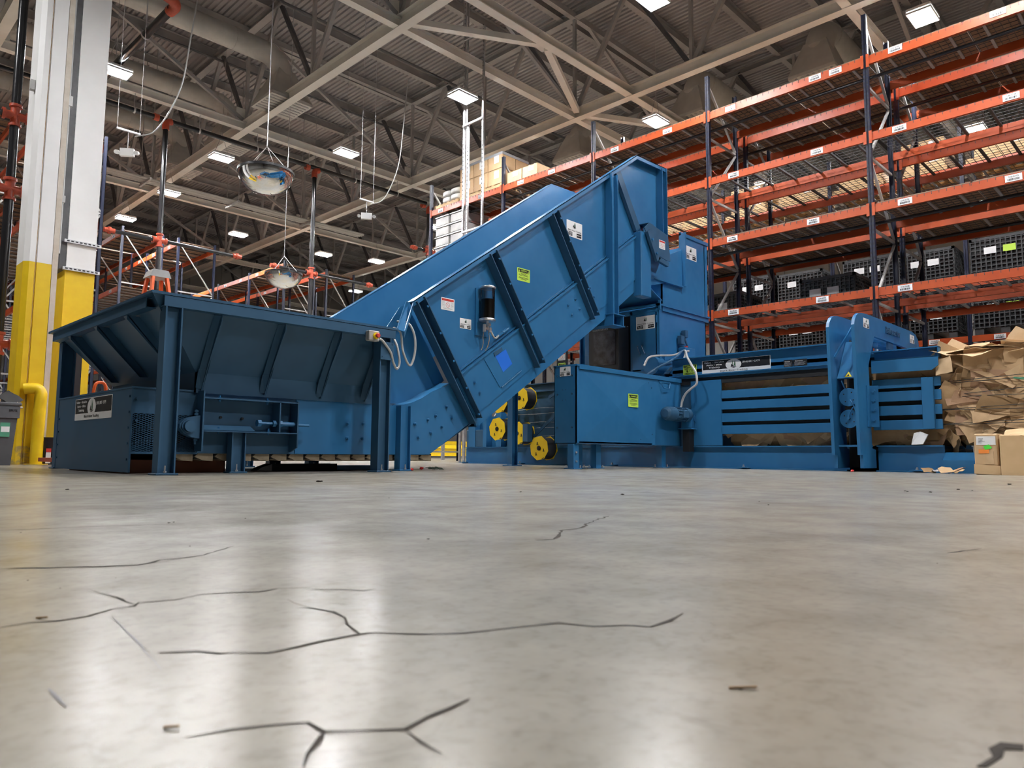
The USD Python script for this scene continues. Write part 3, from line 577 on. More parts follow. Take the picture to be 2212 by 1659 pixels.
C.part('head_leg_bracket', MB().box(8.54, 8.76, yN + .02, 8.2, 2.09, 2.22), 'blue', smooth=False)
C.part('head_tube', MB().cbox(9.25, 9.52, yN - .16, yN, 2.63, 3.65, .012), 'blue', smooth=False)
C.part('head_tube', MB().cbox(9.25, 9.52, yF, yF + .16, 2.63, 3.65, .012), 'blue', smooth=False)
C.part('head_brace', MB().bar((8.79, yN - .04, 4.48), (9.31, yN - .04, 3.70), .06, .13, (0.83, 0, .55)), 'slate', smooth=False)
mb = MB().prism([(9.30, 3.70), (9.42, 3.80), (9.55, 3.79), (9.96, 3.72), (10.03, 3.31), (9.94, 3.30), (9.62, 3.34), (9.50, 3.46)], 'y', yN - .19, yN - .175)
mb.plate([(9.42, yN - .19, 3.80), (9.55, yN - .19, 3.79), (9.55, yN, 3.80), (9.42, yN, 3.81)], .01)
C.part('head_guard_plate', mb, 'slate', smooth=False)
mb = MB().bar((9.36, yN - .215, 3.66), (9.62, yN - .215, 3.24), .05, .11, (.85, 0, .5)).bar((9.62, yN - .215, 3.26), (9.90, yN - .215, 3.22), .05, .07)
C.part('take_up_bracket', mb, 'slate', smooth=False)
for a in ((9.43, 3.53), (9.55, 3.33)): C.part('bolt', MB().hexbolt((a[0], yN - .24, a[1]), (0, -1, 0), .02, .02), 'blue')
C.part('head_chute_side', MB().prism([(9.45, 2.95), (9.52, 3.70), (10.06, 3.72), (10.06, 3.45), (9.8, 3.0)], 'y', yN - .02, yN), 'blue', smooth=False)
# belt and belly
C.part('belt_deck', MB().plate([ST3(-.35, .46, yN + .012), ST3(4.7, .50, yN + .012), ST3(4.7, .50, yF - .012), ST3(-.35, .46, yF - .012)], .02, (0, 0, -1)), 'rubber', smooth=False)
C.part('belly_plate', MB().plate([ST3(.0, .0, yN), ST3(3.95, -.04, yN), ST3(3.95, -.04, yF), ST3(.0, .0, yF)], .012, (0, 0, 1)), 'slate', smooth=False)
C.part('kink_underplate', MB().plate([(5.25, yN, .176), (5.93, yN, .56), (5.93, yF, .56), (5.25, yF, .176)], .01, (0, 0, 1)), 'slate', smooth=False)
C.part('head_drum', MB().cyl((9.45, yN + .02, 3.4), (9.45, yF - .02, 3.4), .26, 28), 'rubber')
# flare wall between hopper and first post
C.part('flare_wall', MB().prism([(4.40, .71), (5.0, .745), (5.53, 1.0), ST(.0, .655), ST(0, 1.66), (4.93, 1.84), (4.70, 1.50), (4.42, 1.43)], 'y', yN + .16, yN + .172), 'blue', smooth=False)
C.part('flare_wall', MB().prism([(4.40, .71), (5.0, .745), (5.53, 1.0), ST(.0, .655), ST(0, 1.66), (4.93, 1.84), (4.70, 1.50), (4.42, 1.43)], 'y', yF - .17, yF - .158), 'blue', smooth=False)
C.part('flare_flange', MB().plate([(4.455, 6.03, 1.45), (4.60, 6.10, 1.45), (4.93, 6.47, 1.865), (4.80, 6.34, 1.84)], .012).plate([(4.60, 6.10, 1.45), (4.615, 6.12, 1.39), (4.945, 6.40, 1.80), (4.93, 6.38, 1.865)], .01), 'blue', smooth=False)
C.part('flexible_conduit', MB().tube([(4.55, 6.2, 1.50), (4.638, 6.2, 1.456), (4.675, 6.2, 1.263), (4.769, 6.2, 1.121), (4.831, 6.2, 1.253), (4.835, 6.21, 1.441), (4.781, 6.25, 1.581), (4.74, 6.4, 1.62)], .0125, 10), 'conduit')
for x, z in [(5.938, 1.04), (6.025, .92), (7.684, 2.241), (7.771, 2.122), (7.845, 2.352), (7.934, 2.222), (8.172, 2.57), (8.256, 2.45)]:
    C.part('stud', MB().lathe([(0, .03), (.009, .03), (.012, .02), (.016, .016), (.016, 0)], (x * .993, yN - .045, z), (0, -1, 0), 10), 'blue')
# access hatch in the side box
yb_ = yN - .046
hp = MB().plate([(6.03, yb_, 1.355), (6.38, yb_, 1.553), (6.70, yb_, 1.265), (6.325, yb_, 1.01)], .006, (0, -1, 0))
hatch = C.part('access_hatch', hp, 'blue', smooth=False)
C.part('hinge', MB().cyl((6.35, yb_ - .006, 1.012), (6.70, yb_ - .006, 1.25), .008, 8), 'blue', hatch)
C.part('latch', MB().plate([(6.20, yb_ - .006, 1.43), (6.34, yb_ - .006, 1.51), (6.35, yb_ - .006, 1.475), (6.22, yb_ - .006, 1.385)], .012, (0, -1, 0)), 'slate', hatch, smooth=False)
C.part('tape_patch', MB().plate([(6.235, yb_ - .0065, 1.388), (6.415, yb_ - .0065, 1.495), (6.535, yb_ - .0065, 1.322), (6.375, yb_ - .0065, 1.203)], .001, (0, -1, 0)), 'tape', hatch, label='bright blue square of masking tape', smooth=False)
# automatic lubricator
lub = C.node('lubricator', 'clear oil reservoir half full of dark oil, with chrome caps')
lx, ly = 6.045, 6.345
C.part('reservoir', MB().lathe([(.088, .0), (.088, .385)], (lx, ly, 1.815), (0, 0, 1), 28), 'glass', lub, smooth=True)
C.part('oil', MB().cyl((lx, ly, 1.818), (lx, ly, 2.06), .083, 28), 'grease', lub)
C.part('cap', MB().lathe([(0, .03), (.09, .03), (.1, .02), (.1, .0), (0, 0)], (lx, ly, 2.19), (0, 0, 1), 28).cyl((lx + .04, ly, 2.22), (lx + .04, ly, 2.24), .012, 10).bar((lx + .015, ly, 2.245), (lx + .075, ly, 2.245), .014, .012), 'aluminium', lub)
C.part('cap', MB().lathe([(0, .03), (.1, .03), (.105, .015), (.1, .0), (0, 0)], (lx - .005, ly, 1.79), (0, 0, 1), 28), 'aluminium', lub)
C.part('valve', MB().cyl((lx, ly, 1.70), (lx, ly, 1.79), .018, 12).cyl((lx - .05, ly, 1.66), (lx - .05, ly, 1.75), .02, 10).bar((lx - .06, ly, 1.70), (lx + .06, ly, 1.70), .03, .03).cyl((lx + .04, ly, 1.66), (lx + .04, ly, 1.72), .022, 10).cyl((lx, ly - .045, 1.745), (lx, ly, 1.745), .022, 14), 'aluminium', lub)
C.part('hose', MB().tube([(6.085, 6.35, 1.70), (6.118, 6.35, 1.665), (6.16, 6.35, 1.615), (6.20, 6.36, 1.607), (6.25, 6.38, 1.63), (6.29, 6.40, 1.66)], .013, 8), 'conduit', lub)
C.part('copper_line', MB().tube([(6.09, 6.37, 1.68), (6.103, 6.37, 1.585), (6.085, 6.38, 1.492), (6.07, 6.40, 1.44)], .004, 6).tube([(6.01, 6.37, 1.66), (5.998, 6.37, 1.6), (6.01, 6.38, 1.514), (6.0, 6.40, 1.44)], .004, 6), 'wood', lub)
C.part('mounting_plate', MB().box(5.93, 6.14, 6.43, 6.45, 1.62, 2.2), 'blue', lub, smooth=False)
C.part('rail_fitting', MB().bar((6.24, 6.40, 1.625), (6.44, 6.40, 1.755), .03, .03).cyl((6.36, 6.40, 1.70), (6.46, 6.40, 1.765), .022, 10), 'blue')
# belt take-up frame at the tail
yt = 6.30
tk = C.node('take_up_frame')
C.part('end_plate', MB().box(2.632, 2.645, yt, yN, .19, .715), 'slate', tk, smooth=False)
C.part('end_plate', MB().box(3.53, 3.543, yt, yN, .36, .668).prism([(yt, .36), (yN, .36), (yN, .19), (yN - .03, .19), (yt, .235)], 'x', 3.53, 3.543), 'slate', tk, smooth=False)
C.part('slide_plate', MB().box(3.345, 3.357, yt, yN, .365, .655), 'slate', tk, smooth=False)
C.part('top_rail', MB().box(2.645, 3.53, yt, yN, .648, .658), 'slate', tk, smooth=False)
C.part('bottom_rail', MB().box(2.645, 3.53, yt, yN, .360, .370).plate([(2.645, yt + .02, .37), (3.12, yt + .02, .37), (3.12, yt + .12, .415), (2.645, yt + .12, .415)], .008), 'slate', tk, smooth=False)
C.part('screw_rod', MB().cyl((3.16, yt + .05, .452), (3.53, yt + .05, .452), .014, 12).hexbolt((3.15, yt + .05, .452), (1, 0, 0), .034, .035).hexbolt((3.30, yt + .05, .452), (1, 0, 0), .032, .03).hexbolt((3.36, yt + .05, .452), (1, 0, 0), .032, .035).cyl((3.37, yt + .05, .452), (3.52, yt + .05, .452), .022, 12), 'blue', tk)
C.part('screw_rod', MB().cyl((3.543, yt + .05, .447), (3.68, yt + .05, .447), .014, 12, .013), 'blue', tk)
C.part('bearing_block', MB().prism([(2.625, .50), (2.56, .487), (2.49, .465), (2.452, .42), (2.452, .39), (2.49, .34), (2.55, .312), (2.61, .30), (2.625, .30)], 'y', yt + .03, yt + .10).cyl((2.525, yt - .02, .402), (2.525, yt + .10, .402), .047, 24).lathe([(.06, 0), (.06, .02), (.05, .02)], (2.525, yt + .03, .402), (0, -1, 0), 24), 'slate', tk)
C.part('block_bolts', MB().cyl((2.60, yt + .06, .25), (2.60, yt + .06, .55), .010, 8).hexbolt((2.60, yt + .06, .50), (0, 0, 1), .02, .02).hexbolt((2.60, yt + .06, .53), (0, 0, 1), .018, .015).hexbolt((2.60, yt + .06, .28), (0, 0, 1), .02, .02), 'slate', tk)
for x, z in ((2.85, .495), (3.05, .492)): C.part('bolt', MB().hexbolt((x, yN, z), (0, -1, 0), .012, .02), 'dark')
for x, z in ((2.80, .655), (3.25, .655), (2.80, .375), (3.27, .375)): C.part('bolt', MB().cyl((x, yt + .06, z - .03), (x, yt + .06, z + .03), .008, 8).hexbolt((x, yt + .06, z - .012), (0, 0, 1), .016, .024), 'blue', tk)
# short legs
for x, y in ((2.975, 6.37), (2.975, 8.2)):
    lg = C.part('short_leg', MB().hbeam((x, y, .012), (x, y, .36), .1, .13, .01, (1, 0, 0)), 'slate', smooth=False)
    C.part('foot_plate', MB().cbox(x - .085, x + .08, y - .07, y + .06, 0, .014, .004), 'slate', lg, smooth=False)
    C.part('anchor_bolt', MB().cyl((x - .01, y - .04, .014), (x - .01, y - .04, .08), .007, 8).hexbolt((x - .01, y - .04, .016), (0, 0, 1), .014, .014), 'bolt', lg)
for x, y in ((4.85, 6.40), (4.24, 8.1), (4.81, 8.2)):
    lg = C.part('bed_leg', MB().hbeam((x, y, .012), (x, y, .70 if y < 7 else .18), .10, .14, .01, (1, 0, 0)), 'blue', smooth=False)
    C.part('foot_plate', MB().cbox(x - .085, x + .085, y - .07, y + .07, 0, .014, .004), 'blue', lg, smooth=False)
    C.part('anchor_bolt', MB().cyl((x, y - .05, .014), (x, y - .05, .07), .007, 8).hexbolt((x, y - .05, .016), (0, 0, 1), .014, .014), 'bolt', lg)
# belt slats hanging below the bed
for i in range(18):
    x = 2.47 + .1785 * i
    m_ = MB().plate([(x + .03, yN + .03, .172), (x + .165, yN + .03, .172), (x + .165, yN + .03, .104), (x + .075, yN + .03, .112), (x + .005, yN + .03, .145)], 1.9, (0, 1, 0))
    if x < 5.3: C.part('belt_slat', m_, 'belt', smooth=False)
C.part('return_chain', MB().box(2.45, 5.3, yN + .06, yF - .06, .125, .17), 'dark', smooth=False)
# stickers
sticker_banner(C, (2.0985, 7.985, .682), (0, -1, 0), (-1, 0, 0), 1.07, .205, 'black and white dealer banner on the tail cover')
sticker_red(C, (5.395, yN - .001, 2.005), (1, 0, 0), (0, -1, 0), .205, .145, 'red and white no-reach warning label')
sticker_square(C, (5.69, yN - .001, 1.80), (1, 0, 0), (0, -1, 0), .182, .122, 'small white dealer sticker left of the oil reservoir')
sticker_caution(C, (6.665, yN - .001, 2.603), (1, 0, 0), (0, -1, 0), .24, .17, 'CAUTION', 'lime caution label on the upper skirt')
sticker_square(C, (7.655, yN - .001, 3.48), (1, 0, 0), (0, -1, 0), .345, .232, 'large white dealer sticker high on the skirt')
sticker_red(C, (9.70, yN - .191, 3.60), (1, 0, 0), (0, -1, 0), .17, .14, 'red and white warning label on the head guard')
# things under it
single('rust_red_tray', MB().box(2.16, 3.05, 6.75, 8.3, .0, .012).box(2.16, 3.05, 6.75, 6.762, .012, .112).box(2.16, 3.05, 8.29, 8.3, .012, .112).box(2.16, 2.172, 6.75, 8.3, .012, .112).box(3.04, 3.05, 6.75, 8.3, .012, .112), 'rust', 'rust red steel tray on the floor under the conveyor tail', 'tray', smooth=False)
T = Thing('floor_channel', 'long dark steel channel lying on the floor under the conveyor bed', 'steel channel', (4.0, 7.1, 0))
T.part('channel_body', MB().box(3.68, 4.45, 7.05, 7.2, .0, .012).box(3.68, 4.45, 7.05, 7.062, .012, .07).box(3.68, 4.45, 7.188, 7.2, .012, .07), 'dark', smooth=False)
T.part('tip', MB().prism([(3.52, .0), (3.56, .03), (3.68, .07), (3.68, 0)], 'y', 7.05, 7.2), 'scrapmetal', label='bare grey tip', smooth=False)
T.part('blue_end', MB().box(4.45, 4.98, 7.05, 7.2, .0, .05), 'blue', label='blue painted end', smooth=False)
# ------------------------------------------------------------------ baler
def sheet(c, n, w, h, rot, bend, mb, t=.004, seed=0):       # a crumpled sheet of cardboard
    n = unit(n); a = unit(np.cross(n, (0, 0, 1) if abs(n[2]) < .9 else (0, 1, 0))); b = np.cross(n, a)
    a, b = a * math.cos(rot) + b * math.sin(rot), -a * math.sin(rot) + b * math.cos(rot); r = random.Random(seed)
    k = 4; P = np.zeros((k, k, 3)); fold = r.choice((0, 1)); fa = r.uniform(-1, 1) * bend * 2.2
    for i in range(k):
        for j in range(k):
            x, y = (i / (k - 1) - .5), (j / (k - 1) - .5); q = (x, y)[fold]
            P[i, j] = np.asarray(c) + a * (x * w * r.uniform(.93, 1.05)) + b * (y * h * r.uniform(.93, 1.05)) + n * (r.uniform(-1, 1) * bend * .35 + fa * max(0, q) - bend * .3 * (x * x + y * y))
    v = np.vstack([P.reshape(-1, 3), P.reshape(-1, 3) - n * t]); f = []; m = k * k
    for i in range(k - 1):
        for j in range(k - 1):
            p0, p1, p2, p3 = i * k + j, (i + 1) * k + j, (i + 1) * k + j + 1, i * k + j + 1
            f += [(p0, p1, p2), (p0, p2, p3), (m + p0, m + p2, m + p1), (m + p0, m + p3, m + p2)]
    edge = [i * k for i in range(k)] + [(k - 1) * k + j for j in range(1, k)] + [i * k + k - 1 for i in range(k - 2, -1, -1)] + [j for j in range(k - 2, 0, -1)]
    for i in range(len(edge)):
        p, q = edge[i], edge[(i + 1) % len(edge)]; f += [(p, m + p, m + q), (p, m + q, q)]
    mb.add(v, f)
BX = 10.15
B = Thing('baler', 'large blue horizontal cardboard baler standing along the rack', 'baler', (10.9, 6.5, 0))
# base channel
for y0, y1 in ((2.51, 3.28), (3.645, 11.3)):
    B.part('base_channel', MB().box(BX + .05, BX + .07, y0, y1, .01, .33).box(BX - .01, BX + .07, y0, y1, .322, .337).box(BX - .06, BX + .07, y0, y1, .0, .016), 'blue', smooth=False)
B.part('base_channel', MB().box(11.55, 11.62, 2.51, 11.3, 0, .337), 'slate', smooth=False)
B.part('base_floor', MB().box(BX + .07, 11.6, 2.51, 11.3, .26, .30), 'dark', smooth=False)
for y in (2.78, 5.08, 7.45, 9.6, 11.2):
    p = B.part('anchor_plate', MB().cbox(9.98, 10.1, y - .075, y + .075, 0.016, .03, .003), 'blue', smooth=False)
    B.part('anchor_bolt', MB().cyl((10.03, y, .03), (10.03, y, .065), .011, 10).hexbolt((10.03, y, .03), (0, 0, 1), .02, .018), 'bolt', p)
# side slats of the bale chamber
for z0, z1 in ((1.057, 1.18), (.887, 1.013), (.698, .83), (.516, .648)):
    B.part('side_slat', MB().cbox(BX, BX + .03, 3.70, 5.49, z0, z1, .004), 'blue', smooth=False)
for z0, z1 in ((1.07, 1.19), (.90, 1.03), (.72, .845), (.535, .66)):
    B.part('side_slat', MB().cbox(BX - .03, BX, 2.50, 3.30, z0, z1, .004), 'blue', smooth=False)
    B.part('weld_tab', MB().box(10.09, BX - .03, 2.49, 2.57, z0 + .004, z1 - .004), 'blue', smooth=False)
B.part('slat_strap', MB().cbox(10.05, 10.12, 2.565, 2.70, .535, 1.18, .006), 'blue', smooth=False)
B.part('chamber_inner_wall', MB().box(BX + .05, BX + .07, 3.66, 5.5, .52, 1.17).box(BX + .05, BX + .07, 2.52, 3.3, .54, 1.18), 'dark', smooth=False)  # dark sheets added so the gaps between slats go black like shade
B.part('chamber_plate', MB().box(BX, BX + .03, 5.48, 6.0, .345, 1.35), 'blue', smooth=False)
br = B.part('bolted_bracket', MB().box(9.935, 9.95, 3.17, 3.283, .57, 1.10).box(9.85, 9.95, 3.27, 3.284, .57, 1.10), 'blue', smooth=False)
for z in (.66, .79, .91, 1.03): B.part('bolt', MB().hexbolt((9.935, 3.225, z), (-1, 0, 0), .020, .022).cyl((9.935, 3.225, z), (9.927, 3.225, z), .028, 14), 'blue', br)
# upper channels
B.part('upper_channel', MB().box(BX + .05, BX + .07, 3.66, 6.36, 1.44, 1.73).box(BX - .05, BX + .07, 3.66, 6.36, 1.716, 1.732).box(BX - .05, BX + .07, 3.66, 6.36, 1.437, 1.452).box(BX - .02, BX + .07, 3.66, 6.36, 1.40, 1.437), 'blue', smooth=False)
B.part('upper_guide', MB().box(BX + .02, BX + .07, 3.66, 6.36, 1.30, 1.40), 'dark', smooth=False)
B.part('exit_channel', MB().prism([(2.56, 1.262), (3.26, 1.265), (3.26, 1.433), (2.485, 1.433), (2.485, 1.32)], 'x', 10.0, 10.02).box(10.0, 10.2, 2.485, 3.26, 1.425, 1.437), 'blue', smooth=False)
B.part('exit_channel', MB().box(BX + .04, BX + .06, 2.50, 3.28, 1.437, 1.56).box(BX - .06, BX + .06, 2.50, 3.28, 1.552, 1.566).box(BX - .06, BX + .06, 2.50, 2.512, 1.437, 1.56), 'blue', smooth=False)
B.part('roof_plate', MB().box(BX + .05, 11.6, 2.52, 6.5, 1.50, 1.55), 'blue', smooth=False)
B.part('roof_rail', MB().box(11.5, 11.6, 2.52, 6.5, 1.3, 1.74), 'blue', smooth=False)
B.part('back_plate', MB().box(11.56, 11.6, 2.52, 11.2, .3, 1.5), 'slate', smooth=False)
# ram housing under the conveyor
B.part('ram_housing', MB().box(BX + .04, BX + .06, 5.95, 9.9, .337, 1.40), 'slate', smooth=False)
B.part('ram_top_rail', MB().box(BX - .06, BX + .06, 8.0, 9.62, 1.505, 1.52).box(BX - .06, BX + .06, 6.6, 9.62, 1.36, 1.372).box(BX + .02, BX + .05, 6.6, 9.62, 1.37, 1.51), 'slate', smooth=False)
for y0, y1 in ((9.86, 9.94), (10.20, 10.34), (10.62, 10.72), (10.95, 11.15)):
    B.part('ram_post', MB().box(BX - .03, BX + .12, y0, y1, .337, 1.05), 'blue', smooth=False)
B.part('ram_block', MB().box(BX + .12, 11.5, 9.9, 11.25, .337, .95), 'blue', smooth=False)
B.part('ram_block', MB().cbox(BX - .02, BX + .3, 10.72, 11.22, .337, .68, .01), 'slate', smooth=False)
for i, (z, k) in enumerate(((1.05, .01), (.97, -.02), (.78, .02), (.69, 0), (.55, -.02))):
    B.part('wire_strand', MB().tube([(BX - .02, 9.75, z - .02), (BX + .0, 9.2, z + k), (BX - .01, 8.6, z), (BX, 7.6, z + .03 + k)], .004, 5), 'galv')
# stand with crossed braces
for a, b in (((9.93, 8.78, 1.22), (9.93, 7.95, 1.62)), ((9.93, 8.05, 1.32), (9.93, 9.15, .52)), ((9.93, 8.2, 1.36), (9.93, 7.6, .95))):
    B.part('spool_stand_brace', MB().bar(a, b, .02, .055, (0, 1, 0)), 'slate', smooth=False)
B.part('spool_stand_block', MB().box(9.62, 9.75, 9.02, 9.14, .42, .74), 'slate', smooth=False)
# feed chute
TY, TX = 6.55, 10.12
chute = B.node('feed_chute')
def cp(n, mb, m='blue', **k): return B.part(n, mb, m, chute, smooth=False, **k)
cp('chute_side', MB().box(TX + .02, 11.62, TY, TY + .02, 1.56, 2.64))
cp('chute_corner', MB().box(TX - .02, TX + .03, TY - .02, TY + .05, 1.56, 2.66))
dr = cp('chute_door', MB().cbox(TX - .02, TX, TY + .03, 7.07, 1.60, 2.54, .004)); 
B.part('door_handle', MB().tube([(TX - .02, 6.86, 2.0), (TX - .06, 6.86, 2.0), (TX - .06, 6.80, 1.86), (TX - .02, 6.80, 1.86)], .008, 6, 0).tube([(TX - .02, 6.95, 2.0), (TX - .06, 6.95, 2.0), (TX - .06, 6.89, 1.86), (TX - .02, 6.89, 1.86)], .008, 6, 0), 'slate', dr)
B.part('hinge', MB().cyl((TX - .025, TY + .03, 1.62), (TX - .025, TY + .03, 1.74), .012, 8).cyl((TX - .025, TY + .03, 2.36), (TX - .025, TY + .03, 2.48), .012, 8), 'blue', dr)
cp('chute_frame', MB().box(TX - .01, TX + .03, 7.07, 7.11, 1.50, 2.60).box(TX - .01, TX + .03, TY, 8.2, 2.54, 2.62).box(TX - .02, TX + .05, TY - .02, 8.2, 1.52, 1.58))
cp('chute_flange', MB().box(TX - .06, 11.70, TY - .05, TY + .02, 2.635, 2.665).box(TX - .06, TX, TY - .05, 8.2, 2.635, 2.665).box(TX - .05, TX - .02, TY - .06, TY - .02, 2.56, 2.72))
cp('chute_flange', MB().box(TX + .08, 11.69, TY - .025, TY + .02, 2.56, 2.635))
cp('chute_upper_side', MB().prism([(10.22, 2.665), (11.70, 2.665), (11.72, 4.03), (10.81, 4.01), (10.79, 3.07), (10.22, 3.05)], 'y', TY, TY + .02))
cp('chute_front', MB().box(10.22, 10.24, TY, 8.2, 2.665, 3.05))
cp('chute_edge_flange', MB().box(10.80, 10.84, TY - .10, TY + .02, 3.06, 4.01).box(10.80, 11.73, TY - .02, TY + .02, 3.97, 4.03))
cp('chute_lip', MB().prism([(9.82, 2.92), (9.82, 3.30), (10.80, 3.71), (10.80, 3.09), (10.25, 3.03)], 'y', TY - .03, TY - .01))
cp('chute_lip', MB().box(9.80, 10.8, TY - .06, TY, 3.045, 3.075))
cp('chute_ramp', MB().plate([(9.81, TY, 2.92), (10.24, TY, 2.72), (10.24, 8.2, 2.72), (9.81, 8.2, 2.92)], .015))
cp('chute_back', MB().box(11.60, 11.62, TY, 8.2, 1.56, 4.02))
cp('chute_far_side', MB().box(TX, 11.62, 8.2, 8.22, 1.56, 3.9))
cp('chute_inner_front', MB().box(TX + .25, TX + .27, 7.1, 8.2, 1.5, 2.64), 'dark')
# gantry frame with two plates
G = B.node('tension_frame')
g2 = [(9.66, .045), (9.66, .21), (9.58, .21), (9.52, 1.855), (9.545, 1.92), (9.61, 1.985), (9.70, 2.025), (9.80, 2.04), (9.98, 2.05), (11.9, 2.06), (12.08, 2.035), (12.19, 1.96), (12.24, 1.84), (12.24, .05), (11.74, .05), (11.74, 1.78), (10.24, 1.785), (9.98, 1.375), (10.0, .30), (10.13, .28), (10.13, .045)]
p2 = B.part('frame_plate', MB().prism(g2, 'y', 3.285, 3.325), 'blue', G, smooth=False)
B.part('frame_plate', MB().prism(g2, 'y', 3.60, 3.64), 'blue', G, smooth=False)
B.part('frame_shelf', MB().box(9.72, 10.15, 3.325, 3.60, .315, .34), 'blue', G, smooth=False)
B.part('frame_back', MB().box(10.08, 10.1, 3.325, 3.60, .05, 1.4), 'dark', G, smooth=False)
cv = B.part('frame_cover', MB().prism([(9.72, 1.20), (9.76, 1.19), (10.02, 1.28), (10.10, 1.56), (10.08, 1.72)], 'y', 3.33, 3.595), 'blue', G, smooth=False)
B.part('frame_brace', MB().bar((9.66, 3.60, 1.47), (9.98, 3.42, 1.98), .02, .02), 'blue', G, smooth=False)
B.part('warning_triangle', MB().plate([(9.728, 3.50, 1.215), (9.728, 3.41, 1.215), (9.75, 3.455, 1.285)], .004, (-1, 0, .15)), 'warnyellow', G, smooth=False)
B.part('warning_mark', MB().plate([(9.725, 3.475, 1.225), (9.725, 3.44, 1.225), (9.733, 3.45, 1.25)], .004, (-1, 0, .15)), 'ink', G, smooth=False)
for z in (.953, .674):
    d_ = B.part('cylinder_disc', MB().cyl((9.73, 3.463, z), (9.78, 3.463, z), .118, 32), 'blue', G)
    for k in range(4):
        a = .6 + k * math.pi / 2; B.part('bolt_hole', MB().cyl((9.729, 3.463 + .07 * math.cos(a), z + .07 * math.sin(a)), (9.735, 3.463 + .07 * math.cos(a), z + .07 * math.sin(a)), .009, 8), 'dark', d_)
B.part('cross_bar', MB().box(9.98, 10.05, 3.33, 3.6, .80, .84), 'dark', G, smooth=False)
B.part('grease_line', MB().tube([(9.72, 3.54, 1.17), (9.78, 3.50, 1.01), (9.72, 3.42, .89), (9.70, 3.37, .77), (9.70, 3.36, .66), (9.74, 3.37, .54)], .009, 8).tube([(9.70, 3.40, .82), (9.70, 3.44, .74), (9.71, 3.46, .69)], .008, 8).cyl((9.73, 3.463, .676), (9.69, 3.463, .68), .02, 10), 'blue', G)
for y0 in (3.34, 3.45, 3.53): pass
B.part('pressure_cylinder', MB().cyl((10.50, 3.46, 1.56), (10.50, 3.46, 1.70), .07, 18).cyl((10.50, 3.46, 1.68), (10.50, 3.46, 1.74), .13, 22).box(10.3, 11.5, 3.40, 3.54, 1.74, 1.80), 'blue', G)
B.part('valve_tag', MB().box(10.55, 10.62, 3.36, 3.39, 1.60, 1.66), 'paper', G, smooth=False)
B.part('hanger_tab', MB().box(10.85, 11.05, 3.30, 3.33, 1.68, 1.78), 'slate', G, smooth=False)
tx = MB(); mt = meshkit.text_mesh('Balemaster', .062, .016, True); v = np.array(mt.vertices)
B.part('raised_lettering', tx.add(np.stack([10.68 + v[:, 0] * 1.35, 3.285 - v[:, 2], 1.895 + v[:, 1] * 1.3], 1), mt.faces[:, ::-1]), 'slate', G, smooth=False, label='raised welded maker lettering')
sticker_square(B, (9.84, 3.284, 1.985), (1, 0, 0), (0, -1, 0), .21, .125, 'dealer sticker at the rounded front end of the frame arm')
sticker_square(B, (11.78, 3.284, 2.005), (1, 0, 0), (0, -1, 0), .21, .125, 'dealer sticker at the back end of the frame arm')
sticker_banner(B, (BX + .049, 5.822, 1.662), (0, -1, 0), (-1, 0, 0), 1.117, .21, 'long dealer banner on the upper channel')
p = backing(B, (BX + .049, 6.16, 1.625), (0, -1, 0), (-1, 0, 0), .242, .16, 'lime', 'warning_sticker', 'lime danger label on the upper channel', .01); k, y = MB(), MB()
o = np.array((BX + .049, 6.16, 1.625))
rect_on(k, o, (0, -1, 0), (-1, 0, 0), .01, .008, .222, .042, .0021); text_on(y, 'DANGER', o, (0, -1, 0), (-1, 0, 0), .121, .043, .028, .19)
for i, (t_, w_) in enumerate((('KEEP HANDS', .19), ('OUT OF', .12), ('MACHINERY', .20))): text_on(k, t_, o, (0, -1, 0), (-1, 0, 0), .121, .083 + .034 * i, .024, w_)
B.part('black_print', k, 'ink', p, smooth=False); B.part('lime_lettering', y, 'lime', p, smooth=False)
for y0, z0, w_, h_ in ((4.511, 1.566, .131, .111), (4.370, 1.563, .198, .096)):
    o = np.array((BX + .049, y0, z0)); p = backing(B, o, (0, -1, 0), (-1, 0, 0), w_, h_, 'ink', 'rating_plate', 'small black maker plate', .004); wt = MB()
    text_on(wt, 'Balemaster', o, (0, -1, 0), (-1, 0, 0), w_ * .42, h_ * .30, h_ * .15, w_ * .6)
    for i in range(4): rect_on(wt, o, (0, -1, 0), (-1, 0, 0), w_ * .08, h_ * (.42 + .13 * i), w_ * (.8 - .1 * (i % 2)), h_ * .03)
    B.part('white_print', wt, 'papergrey', p, smooth=False)
sticker_square(B, (TX - .021, 6.985, 2.495), (0, -1, 0), (-1, 0, 0), .37, .225, 'dealer sticker on the chute door')
sticker_square(B, (10.955, TY - .001, 3.84), (1, 0, 0), (0, -1, 0), .385, .235, 'dealer sticker on the top of the feed chute')
# motor, junction box and cables above the cabinet
B.part('drive_motor', MB().cyl((9.98, 6.62, 1.64), (10.42, 6.62, 1.64), .15, 24).box(10.2, 10.5, 6.5, 6.75, 1.45, 1.80), 'blue')
B.part('drive_motor_foot', MB().prism([(10.15, 1.50), (10.5, 1.50), (10.45, 1.60), (10.3, 1.63), (10.25, 1.58)], 'y', 6.40, 6.5), 'slate', smooth=False)
J = B.part('junction_box', MB().cbox(10.66, 11.0, 6.40, 6.53, 1.80, 2.0, .01), 'blue', smooth=False)
B.part('red_button', MB().cyl((10.80, 6.46, 2.0), (10.80, 6.46, 2.03), .03, 14), 'redink', J)
B.part('limit_switch', MB().cbox(10.64, 10.75, 6.45, 6.53, 2.05, 2.20, .006).cbox(10.76, 10.84, 6.44, 6.53, 2.18, 2.30, .006).tube([(10.80, 6.48, 2.18), (10.80, 6.46, 2.10), (10.85, 6.45, 2.0)], .018, 8), 'slate')
